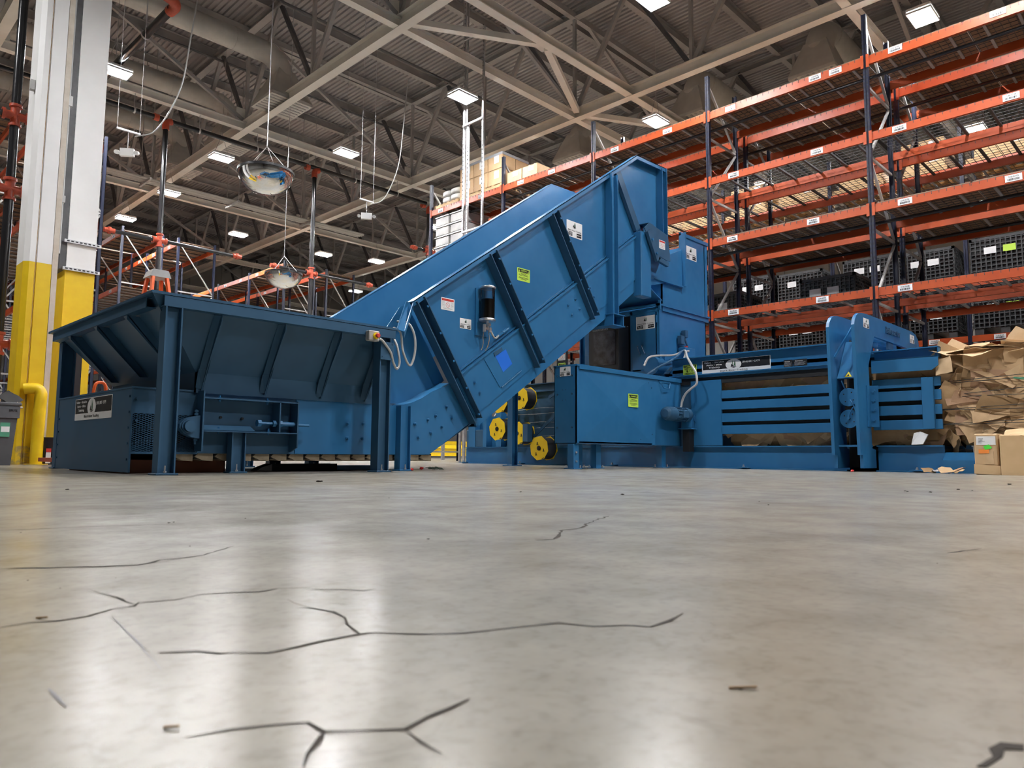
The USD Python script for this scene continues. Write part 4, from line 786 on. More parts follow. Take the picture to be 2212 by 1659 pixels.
cb_ = [[(9.53, 6.45, 1.58), (9.61, 6.42, 1.71), (9.8, 6.40, 1.76), (10.28, 6.38, 1.82), (10.62, 6.40, 1.93)],
       [(9.42, 6.35, 1.40), (9.50, 6.30, 1.47), (9.65, 6.28, 1.55), (9.95, 6.28, 1.66), (10.24, 6.3, 1.78), (10.45, 6.34, 1.89), (10.60, 6.38, 1.92)],
       [(10.25, 6.3, 1.40), (10.34, 6.3, 1.46), (10.38, 6.3, 1.55), (10.43, 6.3, 1.69), (10.52, 6.32, 1.82), (10.61, 6.36, 1.90), (10.78, 6.40, 1.94)],
       [(10.6, 6.38, 1.93), (10.35, 6.2, 1.87), (10.06, 6.0, 1.73), (9.98, 5.88, 1.59), (9.95, 5.79, 1.46), (9.93, 5.76, 1.33), (9.93, 5.78, 1.27), (9.93, 5.87, 1.21), (9.93, 5.96, 1.14), (9.93, 6.02, 1.04), (9.90, 6.03, .92)]]
for c_, m_ in zip(cb_, ('conduit', 'slate', 'conduit', 'conduit')): B.part('cable', MB().tube(c_, .018, 8), m_)
# gear motor on the side of the chamber
gm = B.node('gear_motor')
B.part('motor_body', MB().cyl((9.62, 6.02, .82), (9.95, 6.02, .82), .098, 24).cyl((9.95, 6.02, .82), (10.05, 6.02, .82), .112, 24), 'slate', gm)
B.part('fan_cover', MB().lathe([(0, -.03), (.06, -.03), (.09, -.01), (.105, .04), (.108, .2)], (9.46, 6.02, .82), (1, 0, 0), 24), 'slate', gm)
f_ = MB()
for k in range(14):
    a = k * 2 * math.pi / 14; f_.obox((9.80, 6.02 + .102 * math.cos(a), .82 + .102 * math.sin(a)), ((1, 0, 0), (0, math.cos(a), math.sin(a)), (0, -math.sin(a), math.cos(a))), (.14, .012, .004))
B.part('cooling_fins', f_, 'slate', gm, kind='stuff', smooth=False)
B.part('terminal_box', MB().cbox(9.76, 9.90, 5.88, 5.95, .76, .88, .008), 'slate', gm, smooth=False)
B.part('gearbox', MB().prism([(10.03, .62), (10.26, .62), (10.28, .74), (10.22, .86), (10.10, .86), (10.04, .76)], 'y', 5.94, 6.10).cyl((10.15, 5.92, .76), (10.15, 5.95, .76), .05, 16).cyl((10.15, 6.02, .86), (10.15, 6.02, .92), .03, 12), 'blue', gm)
B.part('mount_flange', MB().box(9.98, 10.40, 5.90, 6.14, .595, .615), 'blue', gm, smooth=False)
B.part('mount_post', MB().box(10.02, 10.15, 5.96, 6.08, .25, .60), 'dark', gm, smooth=False)

# side cabinet (power unit guard) on its own legs
S = Thing('side_guard_cabinet', 'long blue sheet metal guard cabinet on four short legs beside the baler', 'guard cabinet', (8.8, 6.35, 0))
sx0, sx1, sy0, sy1, sz0, sz1 = 7.515, 9.92, 6.165, 6.55, .345, 1.385
cx_, cz_ = 8.40, .86
mb = MB()
q = [(sx0 + .06, sy0, sz0 + .02), (9.30, sy0, sz0 + .02), (9.30, sy0, sz1 - .03), (sx0 + .06, sy0, sz1 - .03)]; ap = (cx_, sy0 - .034, cz_)
mb.add(q + [ap] + [(a[0], a[1] + .01, a[2]) for a in q], [(0, 1, 4), (1, 2, 4), (2, 3, 4), (3, 0, 4), (5, 7, 6), (5, 8, 7), (0, 5, 6), (0, 6, 1), (1, 6, 7), (1, 7, 2), (2, 7, 8), (2, 8, 3), (3, 8, 5), (3, 5, 0)])
S.part('cross_broken_panel', mb, 'blue', smooth=False)
S.part('panel_extension', MB().box(9.30, sx1 + .2, sy0, sy0 + .01, sz0 + .0, sz1 - .03), 'blue', smooth=False)
S.part('corner_post', MB().box(sx0, sx0 + .06, sy0 - .005, sy0 + .015, sz0, sz1), 'blue', smooth=False)
S.part('end_panel', MB().box(sx0, sx0 + .01, sy0 - .005, sy1, sz0 - .01, sz1), 'blue', smooth=False)
S.part('back_panel', MB().box(sx0, sx1, sy1 - .01, sy1, sz0, sz1 - .01), 'blue', smooth=False)
S.part('top_lid', MB().box(sx0 - .005, sx1 + .2, sy0 - .02, sy1 + .01, sz1 - .012, sz1 + .012).box(sx0 + .05, sx1 + .2, sy0 - .022, sy0 - .01, sz1 - .05, sz1), 'blue', smooth=False)
S.part('bottom_pan', MB().box(sx0, sx1 + .2, sy0, sy1, sz0 - .012, sz0), 'slate', smooth=False)
for y in (6.235, 6.49):
    for z in (.55, 1.0, 1.25): S.part('panel_bolt', MB().hexbolt((sx0, y, z), (-1, 0, 0), .014, .012), 'slate')
for z in (.92, 1.06):
    for y in (6.34, 6.40): S.part('rivet', MB().hexbolt((sx0, y, z), (-1, 0, 0), .006, .006), 'slate')
for x, z in ((9.3, .5), (9.3, 1.2), (9.0, .42), (9.22, 1.27)): S.part('rivet', MB().hexbolt((x, sy0, z), (0, -1, 0), .008, .008), 'slate')
S.part('lift_handle', MB().tube([(9.52, sy0 - .005, 1.30), (9.52, sy0 - .03, 1.29), (9.57, sy0 - .04, 1.215), (9.72, sy0 - .04, 1.215), (9.77, sy0 - .03, 1.30), (9.77, sy0 - .005, 1.31)], .008, 8, 0), 'blue')
S.part('hinge', MB().box(9.50, 9.80, sy0 - .008, sy0, 1.30, 1.33), 'blue', smooth=False)
for x, y in ((7.50, 6.24), (8.14, 6.36), (7.9, 6.50), (9.7, 6.30)):
    lg = S.part('leg', MB().box(x - .01, x + .10, y - .05, y + .05, .012, sz0 - .012), 'blue', smooth=False)
    S.part('foot_plate', MB().cbox(x - .05, x + .13, y - .09, y + .09, 0, .012, .003), 'blue', lg, smooth=False)
    S.part('anchor_bolt', MB().cyl((x - .03, y + .06, .012), (x - .03, y + .06, .05), .008, 8).cyl((x + .11, y - .07, .012), (x + .11, y - .07, .05), .008, 8), 'bolt', lg)
for z in (.10, .22): S.part('leg_bolt', MB().hexbolt((7.54, 6.19, z), (0, -1, 0), .016, .016), 'bolt')
sticker_square(S, (sx0 - .001, 6.449, 1.372), (0, -1, 0), (-1, 0, 0), .19, .128, 'small dealer sticker on the narrow end')
sticker_caution(S, (8.655, sy0 - .030, 1.072), (1, 0, 0), (0, -1, 0), .25, .19, 'WARNING', 'lime warning label on the long side')

# control cabinet in the shade behind it
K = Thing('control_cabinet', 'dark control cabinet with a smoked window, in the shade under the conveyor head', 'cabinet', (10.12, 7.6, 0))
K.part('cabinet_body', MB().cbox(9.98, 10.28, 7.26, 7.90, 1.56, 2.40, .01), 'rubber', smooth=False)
K.part('smoked_window', MB().box(9.972, 9.98, 7.33, 7.79, 1.72, 2.30), worn('smoked_window', (.02, .02, .026), (.09, .09, .11), .25, 9), label='smoked window with smears', smooth=False)
wt = MB(); text_on(wt, 'Balemaster', (9.9775, 7.86, 2.40), (0, -1, 0), (-1, 0, 0), .22, .075, .05, .34, bold=False); K.part('lettering', wt, 'greyink', smooth=False)
K.part('cabinet_stand', MB().box(10.05, 10.1, 7.3, 7.36, 1.0, 1.56).box(10.05, 10.1, 7.8, 7.86, 1.0, 1.56), 'dark', smooth=False)
K.part('side_bracket', MB().box(9.99, 10.09, 7.905, 7.995, 1.35, 2.36).box(9.985, 9.99, 7.905, 7.995, 1.92, 1.94), 'blue', smooth=False)
sticker_red(K, (10.0, 8.62, 2.03), (0, -1, 0), (-1, 0, 0), .17, .14, 'red and white warning label in the shade')
sticker_caution(K, (10.0, 8.62, 1.84), (0, -1, 0), (-1, 0, 0), .17, .2, 'CAUTION', 'lime caution label in the shade')
K.part('label_post', MB().box(10.003, 10.03, 8.42, 8.66, 1.0, 2.2), 'dark', smooth=False)

# wire spools
def spool(label, c):
    T = Thing('wire_spool', label, 'wire spool', c, 'black wire spools with yellow ends'); x, y, z = c; r = .222
    def octa(xx, t): return MB().prism([(y + r * math.cos(math.pi / 8 * (2 * k + .6)), z + r * math.sin(math.pi / 8 * (2 * k + .6))) for k in range(8)], 'x', xx, xx + t)
    T.part('end_flange', octa(x, .008), 'yellow', smooth=False); T.part('end_flange', octa(x + .25, .008), 'yellow', smooth=False)
    T.part('wire_coil', MB().cyl((x + .008, y, z), (x + .25, y, z), .195, 36), 'rubber')
    T.part('hub', MB().cyl((x - .012, y, z), (x + .004, y, z), .042, 20).cyl((x - .03, y, z), (x, y, z), .02, 12), 'black')
    T.part('axle', MB().cyl((x - .02, y, z), (10.16, y, z), .016, 10), 'slate')
    for k in range(3):
        a = 1.2 + k * 2.1; yy, zz_ = y + .11 * math.cos(a), z + .11 * math.sin(a); m_ = MB()
        for q in range(4): m_.bar((x - .001, yy, zz_), (x - .001, yy + .05 * math.cos(-1.2 - .3 * q), zz_ + .05 * math.sin(-1.2 - .3 * q)), .004, .004)
        m_.cyl((x - .004, yy, zz_), (x, yy, zz_), .010, 8); T.part('vent_mark', m_, 'ink', smooth=False)
    T.part('slot', MB().bar((x - .001, y - .12, z - .17), (x - .001, y - .07, z - .185), .004, .012), 'ink', smooth=False)
for l_, c_ in (('wire spool with yellow octagonal ends left of the conveyor head leg', (9.69, 9.874, .666)), ('wire spool with yellow ends half hidden behind the conveyor head leg', (9.69, 9.351, .574)),
               ('lowest wire spool with yellow ends, nearest the guard cabinet', (9.69, 8.804, .303)), ('upper wire spool with yellow ends just under the belly of the conveyor', (9.69, 9.30, 1.225)),
               ('upper wire spool mostly hidden by the conveyor, above the leftmost one', (9.69, 9.83, 1.18))): spool(l_, c_)

# bales of cardboard
def bale(label, y0, y1, x0, x1, z0, z1, nface, seed, wires=(), top=True, ragged=0.0, tilt=1.0):
    T = Thing('cardboard_bale', label, 'bale', ((x0 + x1) / 2, (y0 + y1) / 2, z0)); r = random.Random(seed)
    core = MB().cbox(x0 + .05, x1, y0 + .02, y1 - .06, z0, z1 - .05, .06); T.part('pressed_core', core, 'card2')
    for i in range(nface):
        w, h = r.uniform(.25, .95), r.uniform(.16, .45); c = (x0 + (.03 if tilt < 1 else 0) + r.uniform(-.005, .05), r.uniform(y0 + .1, y1 - .12), r.uniform(z0 + .16, z1 - .12))
        nrm = (-1, r.uniform(-.25, .25) * tilt, r.uniform(-.35, .45) * tilt); mb = MB(); sheet(c, nrm, w, h, r.uniform(-.7, .7), r.uniform(.008, .035) + ragged, mb, seed=seed * 1000 + i)
        T.part('cardboard_sheet', mb, 'card%d' % r.choice((0, 0, 1, 1, 2, 3, 4)), smooth=20)
    if top:
        for i in range(max(6, int(nface * .25))):
            mb = MB(); sheet((r.uniform(x0, x0 + .5), r.uniform(y0, y1), z1 - .03 + r.uniform(-.03, .07)), (r.uniform(-.3, .1), r.uniform(-.15, .15), 1), r.uniform(.25, .6), r.uniform(.2, .4), r.uniform(0, 3), .05, mb, seed=seed * 2000 + i)
            T.part('cardboard_sheet', mb, 'card%d' % r.choice((0, 1, 3, 4)), smooth=20)
        for i in range(max(6, int(nface * .2))):
            mb = MB(); sheet((r.uniform(x0, x0 + .7), y1 + r.uniform(-.09, .03), r.uniform(z0 + .05, z1 - .1)), (r.uniform(-.6, 0), 1, r.uniform(-.3, .3)), r.uniform(.15, .4), r.uniform(.15, .35), r.uniform(0, 3), .07, mb, seed=seed * 3000 + i)
            T.part('cardboard_sheet', mb, 'card%d' % r.choice((0, 1, 2)), smooth=20)
    for z, dz in wires: T.part('tie_wire', MB().tube([(x0 - .06, y0 - .2, z + dz), (x0 - .10, (y0 + y1) / 2, z + dz * .6 + .01), (x0 - .06, y1, z), (x0 - .02, y1 + .12, z)], .004, 5), 'tiewire')
    return T
bale('pressed cardboard bale inside the baler chamber, seen between the blue side slats', 3.66, 5.5, 10.24, 11.5, .345, 1.41, 90, 11, top=False, tilt=.22)
bale('pressed cardboard in the baler exit, behind the slats right of the tension frame', 2.52, 3.5, 10.24, 11.5, .345, 1.42, 60, 12, top=False, tilt=.22)
TB = bale('big ragged cardboard bale tied with wire, pushed out of the baler exit', .2, 2.42, 10.22, 11.4, 0.34, 1.52, 150, 13, wires=((1.12, .06), (1.10, .02), (.95, .10), (.93, -.03), (.78, .05), (.77, -.04), (.60, .05), (.59, 0)), ragged=.02)
sc = MB(); sheet((10.03, 2.44, 1.30), (-1, .2, .1), .20, .20, .2, .03, sc, seed=5); TB.part('cardboard_sheet', sc, 'card3', smooth=20)
TB.part('green_strap', MB().tube([(10.13, 1.74, 1.12), (10.10, 1.62, 1.10), (10.12, 1.5, 1.13)], .012, 6), 'teal')
single('exit_apron', MB().prism([(10.02, 0), (10.02, .155), (10.15, .25), (11.5, .25), (11.5, 0)], 'y', .2, 2.49), 'blue', 'low blue sloped apron on the floor under the cardboard bale', 'apron', smooth=False)
w_ = MB(); w_.plate([(10.15, 2.86, .345), (10.12, 2.72, .35), (10.13, 2.66, .47), (10.17, 2.76, .51), (10.17, 2.83, .49)], .03, (-1, 0, 0))
single('white_carton', w_, 'paper', 'crushed white carton poking out at the foot of the baler exit slats', 'carton', smooth=False)
# flattened boxes leaning in front of the bale
T = Thing('cardboard_box', 'upright brown cardboard box with white, green and orange stickers in front of the bale', 'box', (9.62, 1.92, 0))
T.part('box_body', MB().cbox(9.50, 9.78, 1.815, 2.045, 0.0, .455, .012), 'carton')
T.part('base_flap', MB().plate([(9.49, 2.05, .01), (9.49, 1.80, .0), (9.49, 1.80, .10), (9.49, 2.05, .115)], .006, (-1, 0, 0)), 'cardlight', smooth=False)
T.part('shipping_label', MB().box(9.494, 9.50, 1.835, 2.02, .33, .425), 'paper', label='white shipping label', smooth=False)
k = MB()
for i, f in enumerate((.3, .25, .4, .2)): rect_on(k, (9.4935, 2.01, .415), (0, -1, 0), (-1, 0, 0), .01, .012 + .016 * i, .16 * f, .004)
T.part('label_print', k, 'greyink', smooth=False)
T.part('green_sticker', MB().plate([(9.494, 1.955, .315), (9.494, 1.90, .335), (9.494, 1.87, .295), (9.494, 1.935, .275)], .002, (-1, 0, 0)), 'limegreen', smooth=False)
T.part('orange_sticker', MB().box(9.493, 9.499, 1.90, 2.0, .235, .278), 'orangesticker', smooth=False)
T.part('pale_label', MB().box(9.495, 9.50, 1.86, 1.94, .115, .26), 'card3', smooth=False)
T = Thing('cardboard_box', 'wide plain cardboard box at the right edge of the photograph, in front of the bale', 'box', (9.6, 1.3, 0))
T.part('box_body', MB().cbox(9.44, 9.80, .85, 1.79, 0.0, .44, .012), 'cardlight')
T.part('bottom_flap', MB().box(9.428, 9.44, .85, 1.785, .0, .125), 'cardlight', smooth=False)
for i in range(3):
    mb = MB(); sheet((9.52, 1.62 - .3 * i, .46), (-.5, .1, .8), .3, .16, .1 * i, .04, mb, seed=40 + i); T.part('torn_flap', mb, 'cardlight' if i != 1 else 'carton', smooth=20)
# ------------------------------------------------------------------ pallet racks
LV = [(1.36, 1.49), (2.78, 2.91), (4.165, 4.30), (5.385, 5.52), (6.70, 6.845)]       # lower and upper edge of the beams of each level
def post_mesh(x, y, h, face=-1):
    # a lipped channel column, open to the back
    return MB().box(x - .04, x + .04, y - .038, y + .038, 0, .012).box(x - .035 if face < 0 else x + .028, x - .028 if face < 0 else x + .035, y - .038, y - .008, 0, h).box(x - .035 if face < 0 else x + .028, x - .028 if face < 0 else x + .035, y + .008, y + .038, 0, h).box(x - .028, x + .035, y - .038, y - .032, 0, h).box(x - .028, x + .035, y + .032, y + .038, 0, h).box(x - .024 if face < 0 else x + .018, x - .018 if face < 0 else x + .024, y - .012, y + .012, 0, h)
def rack(label, xf, depth, ys, h, levels=LV, slots=True, decks=(), boards=(), labels=(), front=-1, braces=True, tags=True, detail=2, pipes=(), brace_step=1.22):
    T = Thing('pallet_rack', label, 'pallet rack', (xf + depth / 2, (ys[0] + ys[-1]) / 2, 0)); xb_ = xf + depth
    for y in ys:
        for x, fc in ((xf + .04, -1), (xb_ - .04, 1)):
            p = T.part('upright_post', post_mesh(x, y, h, fc), 'navy', smooth=False)
        if braces:
            z = .25; k = 0
            while z < h - .25:
                T.part('brace', MB().bar((xf + .06, y, z), (xb_ - .06, y, z), .035, .04), 'greysteel', smooth=False)
                z2 = min(z + brace_step, h - .12)
                if z2 - z > .5: T.part('brace', MB().bar((xf + .06, y, z + .04) if k % 2 == 0 else (xb_ - .06, y, z + .04), (xb_ - .06, y, z2 - .04) if k % 2 == 0 else (xf + .06, y, z2 - .04), .035, .04, (0, 1, 0)), 'greysteel', smooth=False)
                z += brace_step; k += 1
    if slots:
        mb = MB()
        for y in ys:
            for k in range(int(h / .0762)):
                z = .05 + k * .0762
                for dy in (-.023, .023): mb.box(xf + .003, xf + .0049, y + dy - .009, y + dy + .009, z, z + .036)
        T.part('column_slots', mb, 'ink', kind='stuff', smooth=False)
    for a, b in zip(ys, ys[1:]):
        for li, (z0, z1) in enumerate(levels):
            for x, s in ((xf + .025, 1), (xb_ - .025, -1)):
                mb = MB().box(x - .025, x + .025, a + .04, b - .04, z0, z1 - .03).box(x - .025 if s > 0 else x - .012, x + .012 if s > 0 else x + .025, a + .04, b - .04, z1 - .03, z1)
                bm = T.part('load_beam', mb, 'orange', smooth=False)
                if detail > 1:
                    xo = x - s * .034; m2 = MB()
                    for y in (a + .043, b - .043): m2.box(xo - .006, xo + .006, y - .023, y + .023, z0 - .05, z1 + .03)
                    T.part('beam_connectors', m2, 'orange', bm, smooth=False)
            if li in decks:
                for q in range(2):
                    y0 = a + .05 + q * (b - a - .1) / 2; y1 = y0 + (b - a - .1) / 2 - .02; mb = MB(); nw = 13 if detail > 1 else 7; nd = 9 if detail > 1 else 5
                    for i in range(nw + 1): y = y0 + (y1 - y0) * i / nw; mb.box(xf + .0, xb_ - .0, y - .003, y + .003, z1, z1 + .006)
                    for i in range(nd + 1): x = xf + .02 + (depth - .04) * i / nd; mb.box(x - .003, x + .003, y0, y1, z1 + .004, z1 + .010)
                    if detail > 1:
                        for xx in (xf - .004, xb_ + .004):
                            for i in range(nw + 1): y = y0 + (y1 - y0) * i / nw; mb.box(xx - .003, xx + .003, y - .003, y + .003, z1 - .04, z1 + .004)
                    dk = T.part('wire_deck', mb, 'wire', kind='stuff', smooth=False)
                    for i in range(3): y = y0 + (y1 - y0) * (i + .5) / 3; T.part('deck_channel', MB().box(xf + .03, xb_ - .03, y - .02, y + .02, z1 - .03, z1 - .001), 'greysteel' if li != 3 else 'wire', dk, smooth=False)
            if li in boards:
                for q in range(2):
                    y0 = a + .06 + q * (b - a - .12) / 2; T.part('shelf_board', MB().box(xf + .03, xb_ - .03, y0, y0 + (b - a - .12) / 2 - .03, z1 + .012, z1 + .03), 'shelf', smooth=False)
    for y, z in labels:
        p = T.part('bar_code_label', MB().box(xf - .0075, xf - .001, y - .105, y + .105, z - .05, z + .05), 'paper', smooth=False); k = MB()
        o = (xf - .0075, y + .105, z + .05); r = random.Random(int(y * 100 + z * 1000))
        text_on(k, '11-AA-0%02d-0%dA' % (int(8 + (y < 4) * 2), 5 - r.randrange(4)), o, (0, -1, 0), (-1, 0, 0), .105, .04, .022, .13)
        xx = .03
        while xx < .175: w_ = r.choice((.003, .005, .007)); rect_on(k, o, (0, -1, 0), (-1, 0, 0), xx, .055, w_, .03, 0.0006); xx += w_ + r.choice((.003, .004))
        T.part('label_print', k, 'ink', p, smooth=False)
    for z, yy in pipes:
        T.part('sprinkler_pipe', MB().cyl((xf + .30, ys[0], z), (xf + .30, ys[-1], z), .03, 12), 'blackpipe')
    return T
YR = [-1.70, 1.13, 3.95, 6.88, 9.70, 12.53, 15.35]
LB = [(3.48, 6.80), (4.78, 6.79), (4.43, 6.78), (6.38, 6.775), (7.77, 6.765), (9.09, 6.76), (2.06, 6.80), (3.47, 5.455), (1.96, 5.455), (4.79, 5.455), (6.345, 5.455), (3.435, 4.235), (4.89, 4.235), (6.40, 4.235), (1.99, 4.235),
      (3.49, 2.845), (4.78, 2.845), (6.41, 2.845), (10.9, 6.765), (11.9, 6.77), (13.3, 6.77), (14.9, 6.77)]
rack('tall orange and navy pallet rack standing right behind the baler', 12.40, 1.19, YR, 7.60, decks=(1, 2, 3, 4), boards=(2, 4), labels=LB, pipes=((6.60, 0), (4.06, 0)))
rack('second orange pallet rack, back to back behind the one next to the baler', 13.95, 1.19, YR, 7.45, decks=(1, 2, 3, 4), boards=(2, 4), slots=True, detail=2, pipes=((6.60, 0), (4.06, 0)))
YF_ = [-1.8, 1.0, 3.73, 6.5, 9.3, 12.1, 14.9]
LF = [(1.36, 1.49), (2.60, 2.73), (3.78, 3.91), (5.15, 5.28), (6.28, 6.42)]
rack('far orange pallet rack holding black crates, across the aisle behind the baler racks', 17.5, 1.2, YF_, 7.3, levels=LF, decks=(2, 3, 4), boards=(), labels=[(3.2, 2.665), (4.4, 2.665), (2.2, 2.665), (5.9, 2.665)], slots=False, detail=1)
YL = [24.6 + 2.82 * i for i in range(7)]
LVL = [(1.3, 1.43), (3.3, 3.43), (5.22, 5.36), (7.03, 7.18)]
for x, l in ((7.42, 'orange pallet rack just left of the left riser pipe'), (9.15, 'orange pallet rack just right of the left riser pipe'), (13.0, 'orange pallet rack behind the small mirror dome'), (14.76, 'orange pallet rack right of the middle riser pipe')):
    rack(l, x, 1.30, YL, 7.3, levels=LVL, decks=(2, 3), slots=False, detail=1, boards=(2, 3), brace_step=1.75, labels=[(25.3 + 1.4 * i, LVL[3][0] + .07) for i in range(4)] + [(25.3 + 1.4 * i, LVL[2][0] + .07) for i in range(3)])
YQ = [17.8 + 2.82 * i for i in range(6)]
for x, l in ((1.95, 'navy pallet rack at the left edge of the photograph, behind the riser pipe'), (3.70, 'navy pallet rack behind the two yellow and white columns')):
    rack(l, x, 1.28, YQ, 7.3, levels=LVL, decks=(1, 2, 3), slots=False, detail=1, boards=(2, 3), brace_step=1.75)

# cartons and pallets on the racks
def pallet(label, x0, y0, z, w=1.0, d=1.2, group=None):
    T = Thing('wooden_pallet', label, 'pallet', (x0 + w / 2, y0 + d / 2, z), group)
    for i in range(6): T.part('top_board', MB().box(x0, x0 + w, y0 + i * (d - .1) / 5, y0 + i * (d - .1) / 5 + .1, z + .10, z + .12), 'wood', smooth=False)
    for i in range(3): T.part('stringer', MB().box(x0 + i * (w - .05) / 2, x0 + i * (w - .05) / 2 + .05, y0, y0 + d, z + .02, z + .10), 'wood', smooth=False)
    for i in range(3): T.part('bottom_board', MB().box(x0, x0 + w, y0 + i * (d - .1) / 2, y0 + i * (d - .1) / 2 + .1, z, z + .02), 'wood', smooth=False)
    return T
def carton(label, x0, x1, y0, y1, z0, z1, m='carton', tagged=True, group=None):
    T = Thing('carton', label, 'carton', ((x0 + x1) / 2, (y0 + y1) / 2, z0), group)
    T.part('box_body', MB().cbox(x0, x1, y0, y1, z0, z1, .008), m, smooth=False)
    T.part('tape_strip', MB().box(x0 - .001, x1 + .001, (y0 + y1) / 2 - .03, (y0 + y1) / 2 + .03, z1 - .08, z1 + .001), 'card3', smooth=False)
    if tagged: T.part('paper_label', MB().box(x0 - .003, x0, y0 + .12, y0 + .3, z0 + .15, z1 - .04), 'paper', smooth=False)
    return T
ZT = 6.88
pallet('wooden pallet under the stack of cartons on the top of the rack', 12.50, 12.62, ZT, 1.0, 1.62)
n_ = 0
for tier, wz in ((0, 'lower'), (1, 'upper')):
    for k, wy in ((0, 'right'), (1, 'middle'), (2, 'left')):
        carton('brown taped carton with white label, %s tier of the rack-top stack, %s end' % (wz, wy), 12.5, 12.98, 12.64 + .54 * k, 13.16 + .54 * k, ZT + .12 + .40 * tier, ZT + .51 + .40 * tier)
        carton('brown carton at the back of the rack-top stack, %s tier, %s end' % (wz, wy), 13.0, 13.46, 12.64 + .54 * k, 13.16 + .54 * k, ZT + .12 + .40 * tier, ZT + .51 + .40 * tier, tagged=False)
for k in range(2): carton('low brown carton beside the rack-top stack, %s of two' % ('nearer' if k == 0 else 'farther'), 12.5, 13.0, 11.45 + .52 * k, 11.95 + .52 * k, ZT, ZT + .30)
single('blue_wrap', MB().box(12.495, 12.499, 12.64, 14.24, ZT + .86, ZT + .93).box(12.495, 13.46, 12.632, 12.638, ZT + .86, ZT + .93), 'greyink', 'pale blue wrap band round the top of the rack-top cartons', 'wrap', smooth=False)
pallet('wooden pallet under the white bags at the far end of the rack top', 12.50, 14.32, ZT, 1.0, .98)
for k in range(4):
    mb = MB(); sh = trimesh.creation.icosphere(2, 1.0); v = np.array(sh.vertices); v = np.sign(v) * np.abs(v) ** .6
    mb.add(v * [.22, .19, .09] + [12.72 + .02 * (k % 2), 14.5 + .36 * (k % 2) + (.18 if k == 4 else 0), ZT + .22 + .17 * (k // 2)], sh.faces)
    single('white_bag', mb, 'bags', 'white plastic-wrapped bag stacked on the pallet at the far end of the rack top', 'bag', 'white bags on the rack top', smooth=True)
for k, (y0, w) in enumerate(((10.1, .9), (7.2, 1.1), (4.3, 1.0))):
    pass
# black ribbed crates on the far rack
def crate(label, x0, y0, z, tagcol='paper', w=1.1, d=1.12, h=.82, group=None):
    T = Thing('bulk_crate', label, 'crate', (x0 + w / 2, y0 + d / 2, z), group)
    T.part('crate_body', MB().box(x0 + .03, x0 + w - .03, y0 + .03, y0 + d - .03, z + .14, z + h), 'black', smooth=False)
    T.part('top_rim', MB().box(x0, x0 + w, y0, y0 + .05, z + h - .06, z + h).box(x0, x0 + w, y0 + d - .05, y0 + d, z + h - .06, z + h).box(x0, x0 + .05, y0, y0 + d, z + h - .06, z + h).box(x0 + w - .05, x0 + w, y0, y0 + d, z + h - .06, z + h), 'crate', smooth=False)
    g = MB()
    for i in range(13): yy = y0 + .02 + (d - .04) * i / 12; g.box(x0, x0 + .03, yy - .011, yy + .011, z + .14, z + h - .06)
    for i in range(8): zz = z + .16 + (h - .24) * i / 7; g.box(x0 + .004, x0 + .03, y0, y0 + d, zz - .01, zz + .01)
    for i in range(12): xx = x0 + .02 + (w - .04) * i / 11; g.box(xx - .011, xx + .011, y0, y0 + .03, z + .14, z + h - .06)
    for i in range(8): zz = z + .16 + (h - .24) * i / 7; g.box(x0, x0 + w, y0 + .004, y0 + .03, zz - .01, zz + .01)
    T.part('wall_ribs', g, 'crate', kind='stuff', smooth=False)
    for i in range(3): T.part('foot', MB().box(x0 + .02, x0 + w - .02, y0 + .02 + i * (d - .2) / 2, y0 + .18 + i * (d - .2) / 2, z, z + .14), 'crate', smooth=False)
    for i in range(2): T.part('paper_tag', MB().box(x0 - .004, x0, y0 + .30 + .34 * i, y0 + .52 + .34 * i, z + h - .36, z + h - .22), 'paper' if i or tagcol == 'paper' else tagcol, smooth=False)
    return T
cr = []
ys_ = [1.35, 2.55, 3.95, 5.15, 6.75, 7.95]
for lvl, zl, nm in ((2, LF[2][1] + .012, 'upper'), (1, LF[1][1] + .0, 'lower')):
    for k, yy in enumerate(ys_):
        crate('black ribbed crate, %s crate shelf of the far rack, number %s from the right' % (nm, ('one', 'two', 'three', 'four', 'five', 'six')[k]), 17.55, yy, zl, 'lime' if k in (0, 1) else 'paper', h=.80 + .06 * (k % 2))
for k, yy in enumerate((5.35, 7.65)):
    T = crate('plain black crate on the rack behind the baler, %s of two' % ('right' if k == 0 else 'left'), 14.05, yy - .55, LV[1][1] + .012, 'paper', w=1.0, d=1.05, h=.72)
for k, yy in enumerate((1.2, 2.5, 4.0, 5.3, 6.8, 8.1, 9.6, 10.9)):
    nm = ('one', 'two', 'three', 'four', 'five', 'six', 'seven', 'eight')[k]
    pallet('bright pallet on the far rack, on its top shelf, %s from the right' % nm, 17.55, yy, LF[4][1] + .012, 1.1, 1.15)
    carton('bright carton on the far rack, on its top shelf, %s from the right' % nm, 17.6, 18.5, yy + .05, yy + 1.0, LF[4][1] + .132, LF[4][1] + .40 + .2 * (k % 3), 'cardlight')
for k, yy in enumerate((1.3, 2.6, 4.1, 5.4, 6.9, 8.2)):
    nm = ('one', 'two', 'three', 'four', 'five', 'six')[k]
    carton('carton low on the far rack, number %s from the right' % nm, 17.6, 18.5, yy, yy + 1.05, LF[0][1] + .002, LF[0][1] + .55 + .15 * (k % 2), ('rust', 'card4', 'carton')[k % 3])
